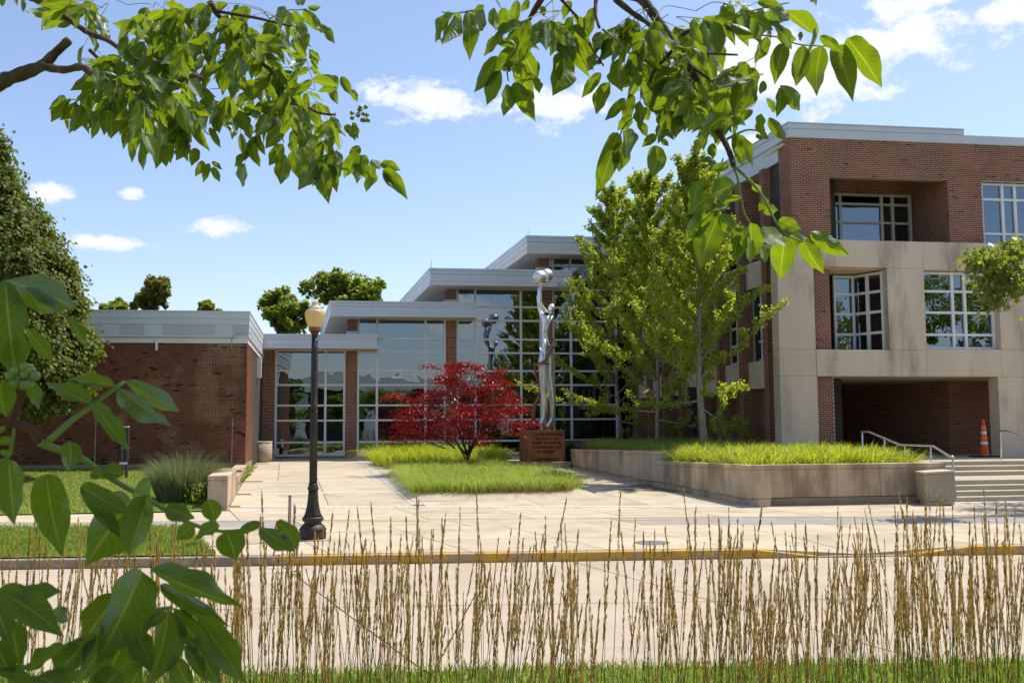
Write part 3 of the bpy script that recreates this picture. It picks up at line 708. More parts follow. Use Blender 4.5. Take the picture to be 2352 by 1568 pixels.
# side clerestory under each raised roof, set back from the edge
for (xa, z0, z1) in ((X49(797), 6.45, 7.2), (X49(1024), 8.1, 8.88), (X49(1238), 9.8, 10.64)):
    box('side_pane', 'pane_hall', hall, xa+.1, xa+.11, GY+1.2, GY+9, z0, z1)
    for k in range(7): box('side_mullion', 'frame_white', hall, xa+.05, xa+.13, GY+1.2+k*1.1, GY+1.28+k*1.1, z0, z1)
# interior
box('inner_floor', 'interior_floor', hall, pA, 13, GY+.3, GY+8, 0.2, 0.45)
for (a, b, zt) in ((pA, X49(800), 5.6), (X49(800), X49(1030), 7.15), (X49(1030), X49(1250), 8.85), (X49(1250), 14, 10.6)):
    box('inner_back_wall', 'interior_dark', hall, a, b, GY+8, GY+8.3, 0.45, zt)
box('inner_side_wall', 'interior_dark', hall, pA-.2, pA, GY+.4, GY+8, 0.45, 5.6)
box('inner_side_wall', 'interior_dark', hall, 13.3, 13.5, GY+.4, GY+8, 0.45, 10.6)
box('gallery', 'interior_pale', hall, X49(1200), X49(1400), GY+3.2, GY+9.9, zY(822, GY, 1300), zY(806, GY, 1300))
box('gallery_rail', 'wood_rail', hall, X49(1190), X49(1330), GY+3.1, GY+3.18, zY(772, GY, 1300), zY(768, GY, 1300))
box('lower_landing', 'interior_pale', hall, X49(1100), X49(1310), GY+3.2, GY+5, zY(1000, GY, 1300), zY(985, GY, 1300))
box('landing_rail', 'wood_rail', hall, X49(1200), X49(1330), GY+3.1, GY+3.18, zY(922, GY, 1300), zY(917, GY, 1300))
def quad3(p, th, name, mat):
    V = [tuple(q) for q in p] + [(q[0], q[1]+th, q[2]) for q in p]; n = len(p)
    return mesh_obj(name, V, [list(range(n)), list(range(n, 2*n))[::-1]]+[[i, i+n, (i+1) % n+n, (i+1) % n] for i in range(n)], mat, hall)
quad3([atY(u, v, GY+2.2) for u, v in ((1316, 1002), (1316, 985), (1392, 940), (1470, 880), (1470, 898))], .12, 'stair_stringer', 'interior_pale')
quad3([atY(u, v, GY+2.2) for u, v in ((1316, 958), (1316, 952), (1470, 848), (1470, 854))], .05, 'stair_rail', 'interior_pale')
for u in (1245, 1262, 1290, 1296): box('inner_post', 'interior_pale', hall, xY(u, GY+3), xY(u, GY+3)+.07, GY+3, GY+3.08, .5, 10)
# rain box and bench at the foot of the brick pier
bn = atY(690, 1025, GY-.6)

# ================================================================== BRICK AND CONCRETE WING (right)
WY = 31.5
wing = thing('brick_concrete_wing', (19, WY, 0.3), 'tall red brick and beige concrete wing with loggia at the right', 'building')
def XW(u, v=700): return atY(u, v, WY)[0]
def ZW(v, u=2050): return atY(u, v, WY)[2]
bwg = Brickwork(darkp=0.018)
X0, X1 = XW(1815, 400), 27.0
ZB, ZT = 8.13, 11.66
nL, nR = XW(1907.5, 480), XW(2179, 480); nT = ZW(409.5, 2050); nD = 2.3
w2L = XW(2257.5, 490); w2T = ZW(419, 2300)
bwg.wall((X0, WY), (1, 0), (0, -1), X1-X0, ZB, ZT, [(nL-X0, nR-X0, 0, nT), (w2L-X0, w2L-X0+2.9, 0, w2T)])
bwg.wall((X0, WY+.9), (0, -1), (-1, 0), .9, ZB, ZT)                        # left side of the corner pier
bwg.wall((nR, WY), (0, 1), (-1, 0), nD, ZB, ZT-.2)                            # right cheek of the loggia
bwg.wall((nL, WY+nD), (1, 0), (0, -1), nR-nL, ZB, ZT-.2, [(-.1, atY(2093, 480, WY+nD)[0]-nL, ZB, atY(2000, 446, WY+nD)[2])])
bwg.wall((w2L, WY), (0, 1), (1, 0), .22, ZB, w2T)
box('loggia_lintel', 'foundation', wing, nL, nR, WY+.002, WY+.34, nT, nT+.12)
box('loggia_ceiling', 'soffit', wing, nL-1.5, nR+.1, WY+.36, WY+nD+.1, ZT-.2, ZT-.1)
# loggia window: recessed glazing
gy = WY+nD-.05
lw0 = nL-.6; lw1 = atY(2092, 480, gy)[0]
glz = [ZB-.1, atY(2000, 512, gy)[2], atY(2000, 470, gy)[2], atY(2000, 449, gy)[2]]
surf('frame_beige', (0.52, 0.48, 0.40), (0.56, 0.52, 0.44), 0.8, 0.45, 0.4)
glazing(wing, lw0, lw1, glz, [atY(1929, 480, gy)[0], atY(2024, 480, gy)[0], atY(2049, 480, gy)[0]], gy, 'pane_wing', 'frame_beige', .05)
w2r = w2L+2.88
glazing(wing, w2L+.01, w2r, [ZB-.15, ZW(536, 2300), ZW(457, 2300), w2T-.05], [XW(2309, 490), XW(2338, 490)], WY+.16, 'pane_wing', 'frame_white', .05)
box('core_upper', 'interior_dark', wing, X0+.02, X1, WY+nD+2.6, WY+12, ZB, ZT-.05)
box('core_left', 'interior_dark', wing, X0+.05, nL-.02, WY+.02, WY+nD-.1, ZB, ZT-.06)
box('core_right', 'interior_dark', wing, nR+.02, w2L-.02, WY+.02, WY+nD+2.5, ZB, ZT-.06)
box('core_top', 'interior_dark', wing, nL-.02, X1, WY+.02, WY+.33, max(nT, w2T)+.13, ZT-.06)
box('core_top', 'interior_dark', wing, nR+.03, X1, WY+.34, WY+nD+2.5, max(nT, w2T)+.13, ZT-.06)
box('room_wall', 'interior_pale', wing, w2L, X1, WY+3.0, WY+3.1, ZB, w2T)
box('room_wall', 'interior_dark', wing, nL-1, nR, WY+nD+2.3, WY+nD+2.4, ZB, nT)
# roof edge in two metal tiers; the upper tier stops short at the right
def eave(z0, z1, out, xr, name='fascia_band', par=None):
    mm = MB(); s = -0.055
    mm.prism([(X0-out, WY-out), (xr, WY-out), (xr, WY+21), (X0-out+s*21, WY+21)], z0, z1)
    return mm.build(name, 'metal_fascia', par or wing)
rfw = eave(ZT+.005, ZT+.30, .03, X1, 'roof'); eave(ZT+.308, ZT+.47, .05, XW(2212, 305), par=rfw); eave(ZT+.478, ZT+.52, .07, XW(2212, 305), par=rfw)
s = -0.055
# deeper side fascia running back over the fins
MB().prism([(X0-.03, WY+.9), (X0+.05, WY+.9), (X0+.05+s*20, WY+21), (X0-.03+s*20, WY+21)], ZT-.62, ZT+.003).build('side_fascia', 'metal_fascia', rfw)
MB().prism([(X0+.06, WY+.92), (X0+2.2, WY+.92), (X0+2.2+s*20, WY+21), (X0+.06+s*20, WY+21)], ZT-.60, ZT-.56).build('soffit', 'soffit', rfw)
for (u, v0, v1) in ((1834, 281, 297), (2186, 291, 306), (2206, 303, 308)):
    b_ = atY(u, v1, WY+.2); MB().tube([(b_[0], WY+.2, b_[2]-.2), (b_[0]-.02, WY+.2, atY(u, v0, WY+.2)[2])], .009, 5).build('lightning_rod', 'galvanised', rfw)
# concrete frame
CYF = WY-.35; cx0 = atY(1790, 800, CYF)[0]
def XC_(u, v=700): return atY(u, v, CYF)[0]
def ZC_(v, u=2050): return atY(u, v, CYF)[2]
o1 = (XC_(1871), XC_(2040), ZC_(803), ZC_(615)); o2 = (XC_(2125), XC_(2295), ZC_(801), ZC_(618))
zc0, zc1 = ZC_(864), ZC_(553.5)
g1 = (XC_(1880, 950), XC_(2296, 950))
DZ = 0.55
def conc(name, *a): return bevel(box(name, 'facade_concrete', wing, *a), 0.012, 2)
gapc = .004
conc('concrete_panel', cx0, o1[0]-gapc, CYF, CYF+DZ, o1[2], o1[3]-gapc)              # left pier, first floor
conc('concrete_panel', cx0, o1[0]-gapc+.0, CYF, CYF+DZ, zc0, o1[2]-gapc)
conc('concrete_panel', cx0, g1[0]-gapc, CYF, CYF+DZ, -.1, zc0-gapc)
conc('concrete_panel', cx0, o1[1], CYF, CYF+DZ, o1[3], zc1)                          # top band
conc('concrete_panel', o1[1]+gapc, o2[0], CYF, CYF+DZ, o1[3], zc1)
conc('concrete_panel', o2[0]+gapc, X1, CYF, CYF+DZ, o2[3], zc1)
conc('concrete_panel', o1[1], o2[0]-gapc, CYF, CYF+DZ, o1[2], o1[3]-gapc)            # pier between windows
conc('concrete_panel', o2[1]+gapc, X1, CYF, CYF+DZ, o2[2], o2[3]-gapc)
conc('concrete_panel', o1[0], o1[1]-gapc, CYF-.02, CYF+DZ, zc0, o1[2]-gapc)          # beam over the entry
conc('concrete_panel', o1[1], o2[0]-gapc, CYF, CYF+DZ, zc0, o1[2]-gapc)
conc('concrete_panel', o2[0], o2[1]-gapc, CYF, CYF+DZ, zc0, o2[2]-gapc)
conc('concrete_panel', o2[1], X1, CYF, CYF+DZ, zc0, o2[2]-gapc)
conc('concrete_panel', g1[1], X1, CYF, CYF+DZ, .6, zc0-gapc)                         # right pier
box('ledge', 'facade_concrete', wing, cx0+.02, X1, CYF+.06, WY+nD, zc1-.25, zc1-.02)
# first-floor window right
glazing(wing, o2[0]+.01, o2[1]-.01, [o2[2]+.06, ZC_(766), ZC_(714.5), ZC_(665), o2[3]-.07], [XC_(2199), XC_(2227)], CYF+.3, 'pane_wing', 'frame_white', .05)
box('room_wall', 'interior_dark', wing, o2[0]-.5, X1, CYF+4.0, CYF+4.1, o2[2], o2[3]+.2)
box('room_ceiling', 'interior_pale', wing, o1[0], X1, CYF+DZ, CYF+4.0, o2[3]+.05, o2[3]+.1)
box('room_floor', 'interior_floor', wing, o2[0], X1, CYF+DZ, CYF+4.0, o2[2]-.12, o2[2]-.02)
box('blind', 'interior_pale', wing, o2[0]+.02, o2[0]+.35, CYF+.6, CYF+.64, o2[2]+.1, o2[3])
for k in range(4): box('shelf', 'interior_pale', wing, o2[0]+.6+k*.8, o2[0]+1.1+k*.8, CYF+2.2, CYF+2.5, o2[2]-.02, o2[2]+.5+.3*(k % 2))
box('roller_blind', 'interior_pale', wing, o2[0]+1.5, o2[1]-.05, CYF+.42, CYF+.44, o2[3]-.6, o2[3])
for k in range(3): box('light_panel', 'white_paint', wing, nL+.5+k*1.3, nL+1.1+k*1.3, WY+nD+.8, WY+nD+1.4, nT-.05, nT-.01)
for k in range(5): box('book_stack', 'interior_pale', wing, w2L+.2+k*.5, w2L+.5+k*.5, WY+.6, WY+.9, ZB, ZB+.25+.12*(k % 3))
# left bay: brick jamb and a canted window set back
bwg.wall((o1[0]-.05, CYF+.3), (1, 0), (0, -1), XC_(1916)-o1[0]+.05, o1[2]-.02, o1[3]+.05)
bwg.wall((XC_(1916), CYF+.3), (0, 1), (1, 0), 1.1, o1[2]-.02, o1[3]+.05)
ya = CYF+1.35
pA_ = (atY(1915, 700, ya)[0], ya); pB_ = (atY(1960, 700, ya)[0], ya); pC_ = (o1[1]-.02, CYF+.28)
def bar(p, q, z0, z1, th, name, mat):
    p = np.array([*p, 0.]); q = np.array([*q, 0.]); d = norm(q-p); n_ = np.array([d[1], -d[0], 0])*th
    return MB().obox(p+[0, 0, z0]-n_/2, q-p, n_, (0, 0, z1-z0)).build(name, mat, wing)
def lerp(p, q, t): return (p[0]+(q[0]-p[0])*t, p[1]+(q[1]-p[1])*t)
zb_, zt_ = o1[2]-.15, o1[3]-.08
zz = [zb_, o1[2]+.62, o1[2]+1.33, o1[2]+2.02, zt_-.05]
for (p, q, cuts) in ((pA_, pB_, (0, 1)), (pB_, pC_, (0, .5, 1))):
    Lw = math.hypot(q[0]-p[0], q[1]-p[1]); e_ = .06/Lw
    for c in cuts: bar(lerp(p, q, max(0, c-e_)), lerp(p, q, min(1, c+e_)), zb_, zt_, .09, 'mullion', 'frame_white')
    for z in zz[1:]:
        for c0, c1 in zip(cuts[:-1], cuts[1:]): bar(lerp(p, q, c0+e_), lerp(p, q, c1-e_), z-.045, z+.045, .075, 'transom', 'frame_white')
    for c0, c1 in zip(cuts[:-1], cuts[1:]):
        for z0, z1 in zip(zz[:-1], zz[1:]): bar(lerp(p, q, c0+e_*.8), lerp(p, q, c1-e_*.8), z0+.03, z1-.03, .008, 'pane', 'pane_wing')
MB().prism([(o1[0], CYF+.25), (o1[1], CYF+.25), (o1[1], ya+.5), (o1[0], ya+.5)], o1[3]-.03, o1[3]+.2).build('bay_ceiling', 'facade_concrete', wing)
box('bay_floor', 'interior_floor', wing, o1[0], o1[1]+1, CYF+DZ, ya+3, o1[2]-.3, o1[2]-.16)
box('room_wall', 'interior_dark', wing, o1[0]-.5, o2[0], ya+2.5, ya+2.6, o1[2]-.2, o1[3])
box('pale_door', 'interior_pale', wing, pB_[0]-.3, pB_[0]+.5, ya+1.2, ya+1.25, o1[2]-.1, o1[3]-.5)
# entry: deep recess with brick walls
bwg.wall((g1[0]-.05, CYF+.25), (1, 0), (0, -1), XC_(1925, 950)-g1[0]+.05, .5, zc0+.02)
bwg.wall((XC_(1925, 950), CYF+.25), (0, 1), (1, 0), 2.5, .5, zc0+.02)
eA = atY(1925, 1000, WY+8.5); eB = atY(2184, 1000, WY+2.8); eC = atY(2277, 1000, WY+2.8)
d_ = norm(np.array([eB[0]-eA[0], eB[1]-eA[1]])); bwg.wall((eA[0], eA[1]), d_, (d_[1], -d_[0]), math.hypot(eB[0]-eA[0], eB[1]-eA[1]), .6, zc0+.02)
bwg.wall((eB[0], eB[1]), (1, 0), (0, -1), eC[0]-eB[0], .6, zc0+.02)
box('entry_soffit', 'soffit', wing, g1[0], X1, CYF+.3, WY+9, zc0+.01, zc0+.16)
box('entry_back', 'interior_dark', wing, cx0, X1, WY+9, WY+9.2, .3, zc0)
dx = eC[0]+.02
for (z0, z1, mt, nm) in ((.85, 1.0, 'frame_white', 'door_rail'), (1.0, 1.95, 'pane_hall', 'door_pane'), (1.95, 2.1, 'frame_white', 'door_rail'), (2.1, 3.2, 'pane_door', 'door_pane'), (3.2, 3.28, 'frame_white', 'door_rail'), (3.28, zc0, 'pane_door', 'door_pane')):
    box(nm, mt, wing, dx, dx+1.2, WY+2.83, WY+2.86 if 'pane' in nm else WY+2.9, z0+.001, z1-.001)
box('entry_inner_wall', 'interior_pale', wing, dx-1, X1, WY+6, WY+6.1, .8, zc0)
# the left flank: brick fins, concrete spandrels and windows between them
FS = -0.05
def fx(y): return 14.05 + FS*(y-33.5)
fd = norm(np.array([FS, 1.0])); fn = np.array([-fd[1], fd[0]])
fy = [33.3 + 2.12*k for k in range(8)]
for k, y in enumerate(fy):
    p = np.array([fx(y), y])
    bwg.wall(tuple(p+fd*.34), -fd, fn, .34, 0.4, ZT-.61)                      # outer edge
    bwg.wall(tuple(p), (1, 0), (0, -1), 1.15, 0.4, ZT-.61)                    # face towards the street
    q = p+fd*.34
    if k < 7:
        r = np.array([fx(fy[k+1]), fy[k+1]]); L_ = np.linalg.norm(r-q)
        bwg.wall(tuple(r-fn*.65), -fd, fn, L_, 0.4, 3.3)                     # ground floor brick
        bwg.wall(tuple(r-fn*1.1), -fd, fn, L_, 7.85, ZT-.61)                  # top floor brick
        for (z0, z1, dep) in ((3.25, 4.25, .22), (6.95, 7.9, .22)):
            a = q-fn*dep; b = r-fn*dep
            bevel(MB().prism([tuple(a), tuple(a-fn*.5), tuple(b-fn*.5), tuple(b)], z0, z1).build('spandrel', 'facade_concrete', wing), .01, 1)
        a = q-fn*.45; b = r-fn*.45
        for t in (0, .42, .62, 1):
            c = a+(b-a)*t; MB().prism([tuple(c-fd*.045), tuple(c-fd*.045-fn*.08), tuple(c+fd*.045-fn*.08), tuple(c+fd*.045)], 4.25, 6.95).build('mullion', 'frame_white', wing)
        for z in (4.30, 4.98, 5.66, 6.34, 6.9):
            MB().prism([tuple(a+fd*.05-fn*.01), tuple(a+fd*.05-fn*.07), tuple(b-fd*.05-fn*.07), tuple(b-fd*.05-fn*.01)], z-.045, z+.045).build('transom', 'frame_white', wing)
        for t0, t1 in ((0, .42), (.42, .62), (.62, 1)):
            for z0, z1 in ((4.3, 4.98), (4.98, 5.66), (5.66, 6.34), (6.34, 6.9)):
                c, d = a+(b-a)*t0-fn*.04, a+(b-a)*t1-fn*.04
                MB().prism([tuple(c), tuple(c-fn*.006), tuple(d-fn*.006), tuple(d)], z0+.04, z1-.04).build('pane', 'pane_wing', wing)
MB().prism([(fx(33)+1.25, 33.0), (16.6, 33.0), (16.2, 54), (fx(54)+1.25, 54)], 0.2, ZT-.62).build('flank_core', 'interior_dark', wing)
r = np.array([fx(33.3), 33.3]); bwg.wall(tuple(r-fn*1.05), -fd, fn, 1.2, 7.85, ZT-.61)
bwg.finish('wall', 'brick_new', 'mortar', wing)
# ================================================================== PLANTER, STEPS
pl = thing('planter_wall', (9.6, 23.1, 0), 'long beige stone planter wall cornering beside the steps, panels stained at the foot', 'planter wall')
PT = 0.38
def px(y): return 9.37 + SK*(y-23.1)
def wallpiece(name, y0, y1, z0, z1, o=0.0, par=None, x=px, th=PT, mat='limestone', g=.004, bev=.008):
    mm = MB(); mm.prism([(x(y0)-o, y0+g), (x(y0)+th+o, y0+g), (x(y1)+th+o, y1-g), (x(y1)-o, y1-g)], z0, z1)
    return bevel(mm.build(name, mat, par), bev, 2)
ys1 = [23.1, 23.35, 24.55, 25.85, 27.15, 28.55, 30.0]
ztop = lambda y: 1.0 - 0.018*(y-23.1)
for a, b in zip(ys1[:-1], ys1[1:]):
    zb0 = zp(0, b)+.16 if a > 23.2 else .2
    wallpiece('panel', a, b, zb0, ztop(b)-.115, par=pl); wallpiece('coping', a, b, ztop(b)-.11, ztop(b), .012, pl)
    wallpiece('base_stone', a, b, -.1, zb0-.012, -.03, pl)
ys2 = [30.0, 31.9, 34.0, 36.0, 37.6, 39.2]
zt2 = lambda y: 1.18 - 0.016*(y-30)
for a, b in zip(ys2[:-1], ys2[1:]):
    zb0 = zp(0, b)+.10
    wallpiece('panel', a, b, zb0, zt2(b)-.115, par=pl); wallpiece('coping', a, b, zt2(b)-.11, zt2(b), .012, pl)
    wallpiece('base_stone', a, b, -.1, zb0-.012, -.03, pl)
fx0, fx1, FY = px(23.1)+PT+.004, 14.42, 23.3
cuts = [fx0] + [atY(u, 1110, FY)[0] for u in (1820, 1922, 2022, 2123)] + [fx1]
for a, b in zip(cuts[:-1], cuts[1:]):
    bevel(box('panel', 'limestone', pl, a+.003, b-.003, FY, FY+PT, .20, .875), .006)
    bevel(box('coping', 'limestone', pl, a+.003, b-.003, FY-.012, FY+PT+.012, .88, .99), .012)
    box('base_stone', 'foundation', pl, a+.002, b-.002, FY+.03, FY+PT, -.1, .185)
bevel(MB().box(fx1-PT, fx1, FY+PT+.02, 28.6, -.1, .88).build('return_wall', 'limestone', pl), .01)
bevel(MB().box(fx1-PT-.01, fx1+.01, FY+PT+.02, 28.6, .884, .985).build('coping', 'limestone', pl), .012)
bevel(MB().box(px(30)+PT+.004, 10.6, 30.0, 30.3, 0.3, 1.175).build('cross_wall', 'limestone', pl), .01)
bevel(MB().box(px(39.2)+PT+.004, 11.6, 38.85, 39.2, 0.2, 1.03).build('end_wall', 'limestone', pl), .01)
def zbed(x, y): return (.86 if y < 30.2 else .98) + max(0, .012*(y-30)) + .025*max(0, x-10)
struct(sheet('planter_soil', [(px(23.7)+.3, 23.7), (fx1-.3, 23.7), (fx1-.3, 30.2), (px(30.2)+.3, 30.2)], 'mulch', lambda x, y: .84))
struct(sheet('planter_soil_upper', [(px(30.2)+.3, 30.2), (16, 30.2), (16, 48.8), (px(39)+.3, 48.8), (px(39)+.3, 38.9)], 'mulch', lambda x, y: zbed(x, y)-.02))

st = thing('stone_steps', (20, 23.4, 0), 'broad pale concrete steps climbing to the shaded entry', 'steps')
ry = [23.4, 23.8, 24.2, 24.6, 26.5, 27.2, 27.9]
for k, y in enumerate(ry):
    y1 = ry[k+1]+.06 if k < 6 else 41.0
    z = .118*(k+1); yy1 = y1 if k != 3 else ry[4]+.06
    bevel(box('step' if k < 6 else 'landing', 'step_concrete', st, fx1+.02, 32, y, yy1, z-.118*(1.0 if k else 2), z), .012, 2)
box('joint_strip', 'paver', walk, fx1, 30, 23.05, 23.385, -.03, .006)

def rail(pts, label, posts):
    h = thing('handrail', tuple(pts[0][:2])+(.8,), label, 'handrail')
    P = [np.array(p) for p in pts]
    q = [P[0]]
    for i in range(1, len(P)-1):
        a = norm(P[i-1]-P[i]); b = norm(P[i+1]-P[i]); q += [P[i]+a*.05, P[i]+(a+b)*.012, P[i]+b*.05]
    q.append(P[-1])
    MB().tube(q, .027, 10).build('rail', 'rail_steel', h, True)
    for (x, y, z0, z1) in posts: MB().tube([(x, y, z0), (x, y, z1)], .023, 10).build('post', 'rail_steel', h, True)
    return h
for (X_, lab) in ((15.06, 'steel handrail on the planter side of the steps'), (19.65, 'steel handrail in front of the right concrete pier')):
    rail([(X_, 28.75, 1.72), (X_, 28.3, 1.72), (X_, 26.55, 1.37), (X_, 24.9, 1.37), (X_, 24.15, 1.12), (X_, 23.95, 1.10)], lab,
         [(X_, 28.7, .8, 1.71), (X_, 27.4, .5, 1.53), (X_, 26.3, .45, 1.36), (X_, 25.0, .45, 1.36), (X_, 24.0, .2, 1.09)])

# ================================================================== STREET FURNITURE
def receptacle(c, r, h, lab, tilt=None):
    t = thing('trash_receptacle', c, lab, 'trash can', 'concrete trash receptacles')
    MB().lathe(c, [(r*.86, 0), (r*.86, h*.07), (r*.95, h*.10), (r, h*.13), (r, h*.93)], 40, tilt=tilt).build('body', 'aggregate', t, False)
    MB().lathe(c, [(r*1.012, h*.93), (r*1.03, h*.95), (r*1.02, h*.985), (r*.97, h), (r*.80, h), (r*.78, h*.95)], 40, tilt=tilt).build('rim', 'aggregate_rim', t, True)
    for ch in t.children:
        for p in ch.data.polygons: p.use_smooth = len(p.vertices) == 4
    return t
cL = atZ(603, 1062, .40); receptacle((cL[0], cL[1]+.3, zp(0, cL[1])), .38, .92, 'round pebbled concrete trash can by the white side doors')
cR = atZ(2170, 1160, 0.0)
rc = thing('trash_receptacle', (cR[0], cR[1]+.3, 0), 'leaning square pebbled concrete trash can at the planter corner by the steps', 'trash can', 'concrete trash receptacles')
Rt = np.array(Euler((0, math.radians(-3.2), math.radians(-12))).to_matrix())
def lean_box(nm, mt, hx, z0, z1, bv):
    o = np.array([cR[0], cR[1]+.32, 0.0]); e = [Rt[:, 0]*2*hx, Rt[:, 1]*2*hx, Rt[:, 2]*(z1-z0)]
    return bevel(MB().obox(o-e[0]/2-e[1]/2+Rt[:, 2]*z0, *e).build(nm, mt, rc), bv, 3)
lean_box('base', 'aggregate_rim', .31, 0.0, .10, .02); lean_box('body', 'aggregate', .36, .10, .76, .03); lean_box('rim', 'aggregate_rim', .365, .762, .82, .02)
b0 = atY(631, 1045, GY-1.2)
bn = thing('stone_bench', (b0[0], GY-1.2, zp(0, GY)), 'small pale stone bench end at the foot of the brick pier', 'bench')
zz_ = zp(0, GY-1.2)
bevel(box('seat', 'aggregate_rim', bn, b0[0]-.9, b0[0]+.18, GY-1.4, GY-.9, zz_+.22, zz_+.52), .03, 3); bevel(box('leg', 'aggregate_rim', bn, b0[0]-.3, b0[0]+.02, GY-1.35, GY-.95, zz_-.02, zz_+.215), .02)
box('leg', 'aggregate_rim', bn, b0[0]-.85, b0[0]-.6, GY-1.35, GY-.95, zz_-.02, zz_+.215)

tcn = thing('traffic_cone', (20.62, 31.0, .826), 'tall orange and white delineator cone on the entry landing', 'traffic cone')
cz = .826
bevel(box('base', 'black_rubber', tcn, 20.2, 21.04, 30.75, 31.25, cz, cz+.05), .015)
cc = (20.62, 31.0, cz)
for (z0, z1, mt, nm) in ((.05, .42, 'cone_orange', 'body'), (.422, .52, 'white_paint', 'reflective_band'), (.522, .60, 'cone_orange', 'body'), (.602, .70, 'cone_amber', 'body'), (.702, .755, 'cone_orange', 'body'), (.757, .86, 'white_paint', 'reflective_band'), (.862, .94, 'cone_orange', 'body'), (.942, 1.02, 'cone_amber', 'body'), (1.022, 1.08, 'cone_orange', 'body')):
    rr_ = lambda z: .135-.062*z/1.08
    MB().lathe(cc, [(rr_(z0), z0), (rr_(z1), z1)], 20).build(nm, mt, tcn, False)
MB().lathe(cc, [(.03, 1.082), (.045, 1.1), (.05, 1.18), (.028, 1.24), (.028, 1.26)], 14).build('handle', 'cone_orange', tcn, True)

# lamp post
LX, LY = atZ(718, 1239, 0.0)[:2]
lamp = thing('street_lamp', (LX, LY, 0), 'black fluted lamp post with an acorn-shaped amber globe', 'street lamp')
kx_ = 18.05/F_PX*1.0
def lz(v): return (1239-v)*kx_*1.013
def prof(lst): return [(r*kx_, lz(v)) for r, v in lst]
L0 = (LX, LY, 0)
MB().lathe(L0, [(.30, -.02), (.30, .012), (.27, .02), (.02, .02)], 24).build('footing', 'aggregate', lamp)
MB().lathe(L0, prof([(29, 1236.5), (30, 1234), (30, 1222), (28.5, 1220), (30.5, 1218), (30, 1214.5), (27, 1210), (22, 1205), (19, 1202), (19, 1200), (23.5, 1196), (24, 1192), (22, 1188.5)]), 40).build('base', 'black_iron', lamp, True)
MB().lathe(L0, prof([(22, 1188.5), (18.5, 1182), (15.5, 1172), (13, 1158), (11.3, 1140), (10.8, 1130)]), 48, .10, 12).build('base_flare', 'black_iron', lamp, True)
MB().lathe(L0, prof([(10.8, 1130), (12.6, 1128), (12.6, 1124), (10, 1121), (11, 1117.5), (9.5, 1116)]), 32).build('collar', 'black_iron', lamp, True)
MB().lathe(L0, prof([(9.0, 1116), (8.4, 960), (8.1, 952)]), 64, .09, 16).build('fluted_shaft', 'black_iron', lamp, True)
MB().lathe(L0, prof([(8.1, 952), (8.6, 951), (8.6, 944), (8.0, 943), (7.4, 830), (6.8, 786)]), 40).build('pole', 'black_iron', lamp, True)
MB().lathe(L0, prof([(6.8, 786), (7.5, 782), (10, 778), (12.5, 775.5), (13, 774), (13, 773)]), 32).build('neck', 'black_iron', lamp, True)
MB().lathe(L0, prof([(12.5, 774), (13.5, 773.5), (14.5, 768), (14.6, 766.5), (13.0, 766.5)]), 32).build('fitter', 'rust_top', lamp, True)
MB().lathe(L0, prof([(13.6, 767), (16.5, 762), (19.6, 754), (22.0, 745), (22.9, 738), (22.6, 733.5), (21.2, 729.5), (18.2, 727), (14.6, 725.8)]), 40).build('globe', 'globe', lamp, True)
MB().lathe(L0, prof([(14.6, 725.8), (14.4, 722.5), (13.2, 721.8), (9.8, 717.5), (7.6, 713.5), (7.4, 711.8), (8.6, 710.6), (8.6, 709.2), (6.2, 708.2), (4.6, 705.2), (2.4, 703.6), (.3, 703.2)]), 32).build('cap', 'globe_cap', lamp, True)
for v in (796, 813): MB().tube([(LX, LY-.05, lz(v)), (LX+.075, LY-.03, lz(v))], .008, 6).build('screw', 'black_iron', lamp)

pp = atZ(665, 1218, 0.0)
po = thing('metal_post', (pp[0], pp[1], 0), 'bare grey metal stake beside the lamp post', 'post')
z_ = atY(665, 1137, pp[1])[2]
box('post', 'galvanised', po, pp[0]-.028, pp[0]+.028, pp[1]-.02, pp[1]+.02, -.1, z_-.02); box('post_cap', 'rust_top', po, pp[0]-.03, pp[0]+.03, pp[1]-.022, pp[1]+.022, z_-.019, z_)

# low wall left of the plaza
lw = thing('low_wall', (-3.5, 25.1, 0), 'short thick beige stone wall end at the left of the plaza', 'wall')
lx = lambda y: -3.68 + SK*(y-25.1)
for a, b in ((25.1, 25.75), (25.75, 29.3)):
    wallpiece('panel', a, b, .05, .70, 0, lw, lx, .47); 
wallpiece('coping', 25.1, 29.3, .704, .82, .008, lw, lx, .47, bev=.02)
wallpiece('base_stone', 25.1, 29.3, -.1, .046, -.02, lw, lx, .47)
wallpiece('lower_wall', 29.32, 33.6, -.1, .52, -.04, lw, lx, .47); wallpiece('lower_wall', 33.62, 37.9, -.1, .60, -.04, lw, lx, .47)

# sign on the left lawn, seen nearly edge-on
sg = thing('info_sign', (-7.6, 34, .3), 'narrow dark brown post sign with a grey panel on the lawn', 'sign')
sy = 34.0
def S_(u, v): return atY(u, v, sy)
a0, a1 = S_(277, 992), S_(292, 985)
MB().prism([(a0[0]-.19, sy+.5), (a0[0]-.19, sy+.46), (a0[0]+.01, sy), (a0[0]+.02, sy+.04)], .7, 1.95).build('side_board', 'sign_dark', sg)
MB().prism([(a0[0]+.02, sy+.05), (a0[0]+.025, sy+.045), (a0[0]+.155, sy+.20), (a0[0]+.15, sy+.205)], S_(280, 1062)[2], S_(280, 1010)[2]).build('panel', 'sign_grey', sg)
box('frame', 'sign_dark', sg, a0[0]+.158, a0[0]+.225, sy+.02, sy+.22, .25, 2.0)
box('frame_top', 'metal_white', sg, a0[0]+.0, a0[0]+.225, sy, sy+.22, 1.985, 2.03); box('frame_foot', 'metal_white', sg, a0[0]-.01, a0[0]+.225, sy-.01, sy+.22, S_(280, 1066)[2], S_(280, 1061)[2])
box('bracket', 'metal_white', sg, a0[0]+.01, a0[0]+.14, sy+.03, sy+.1, 1.72, 1.80)

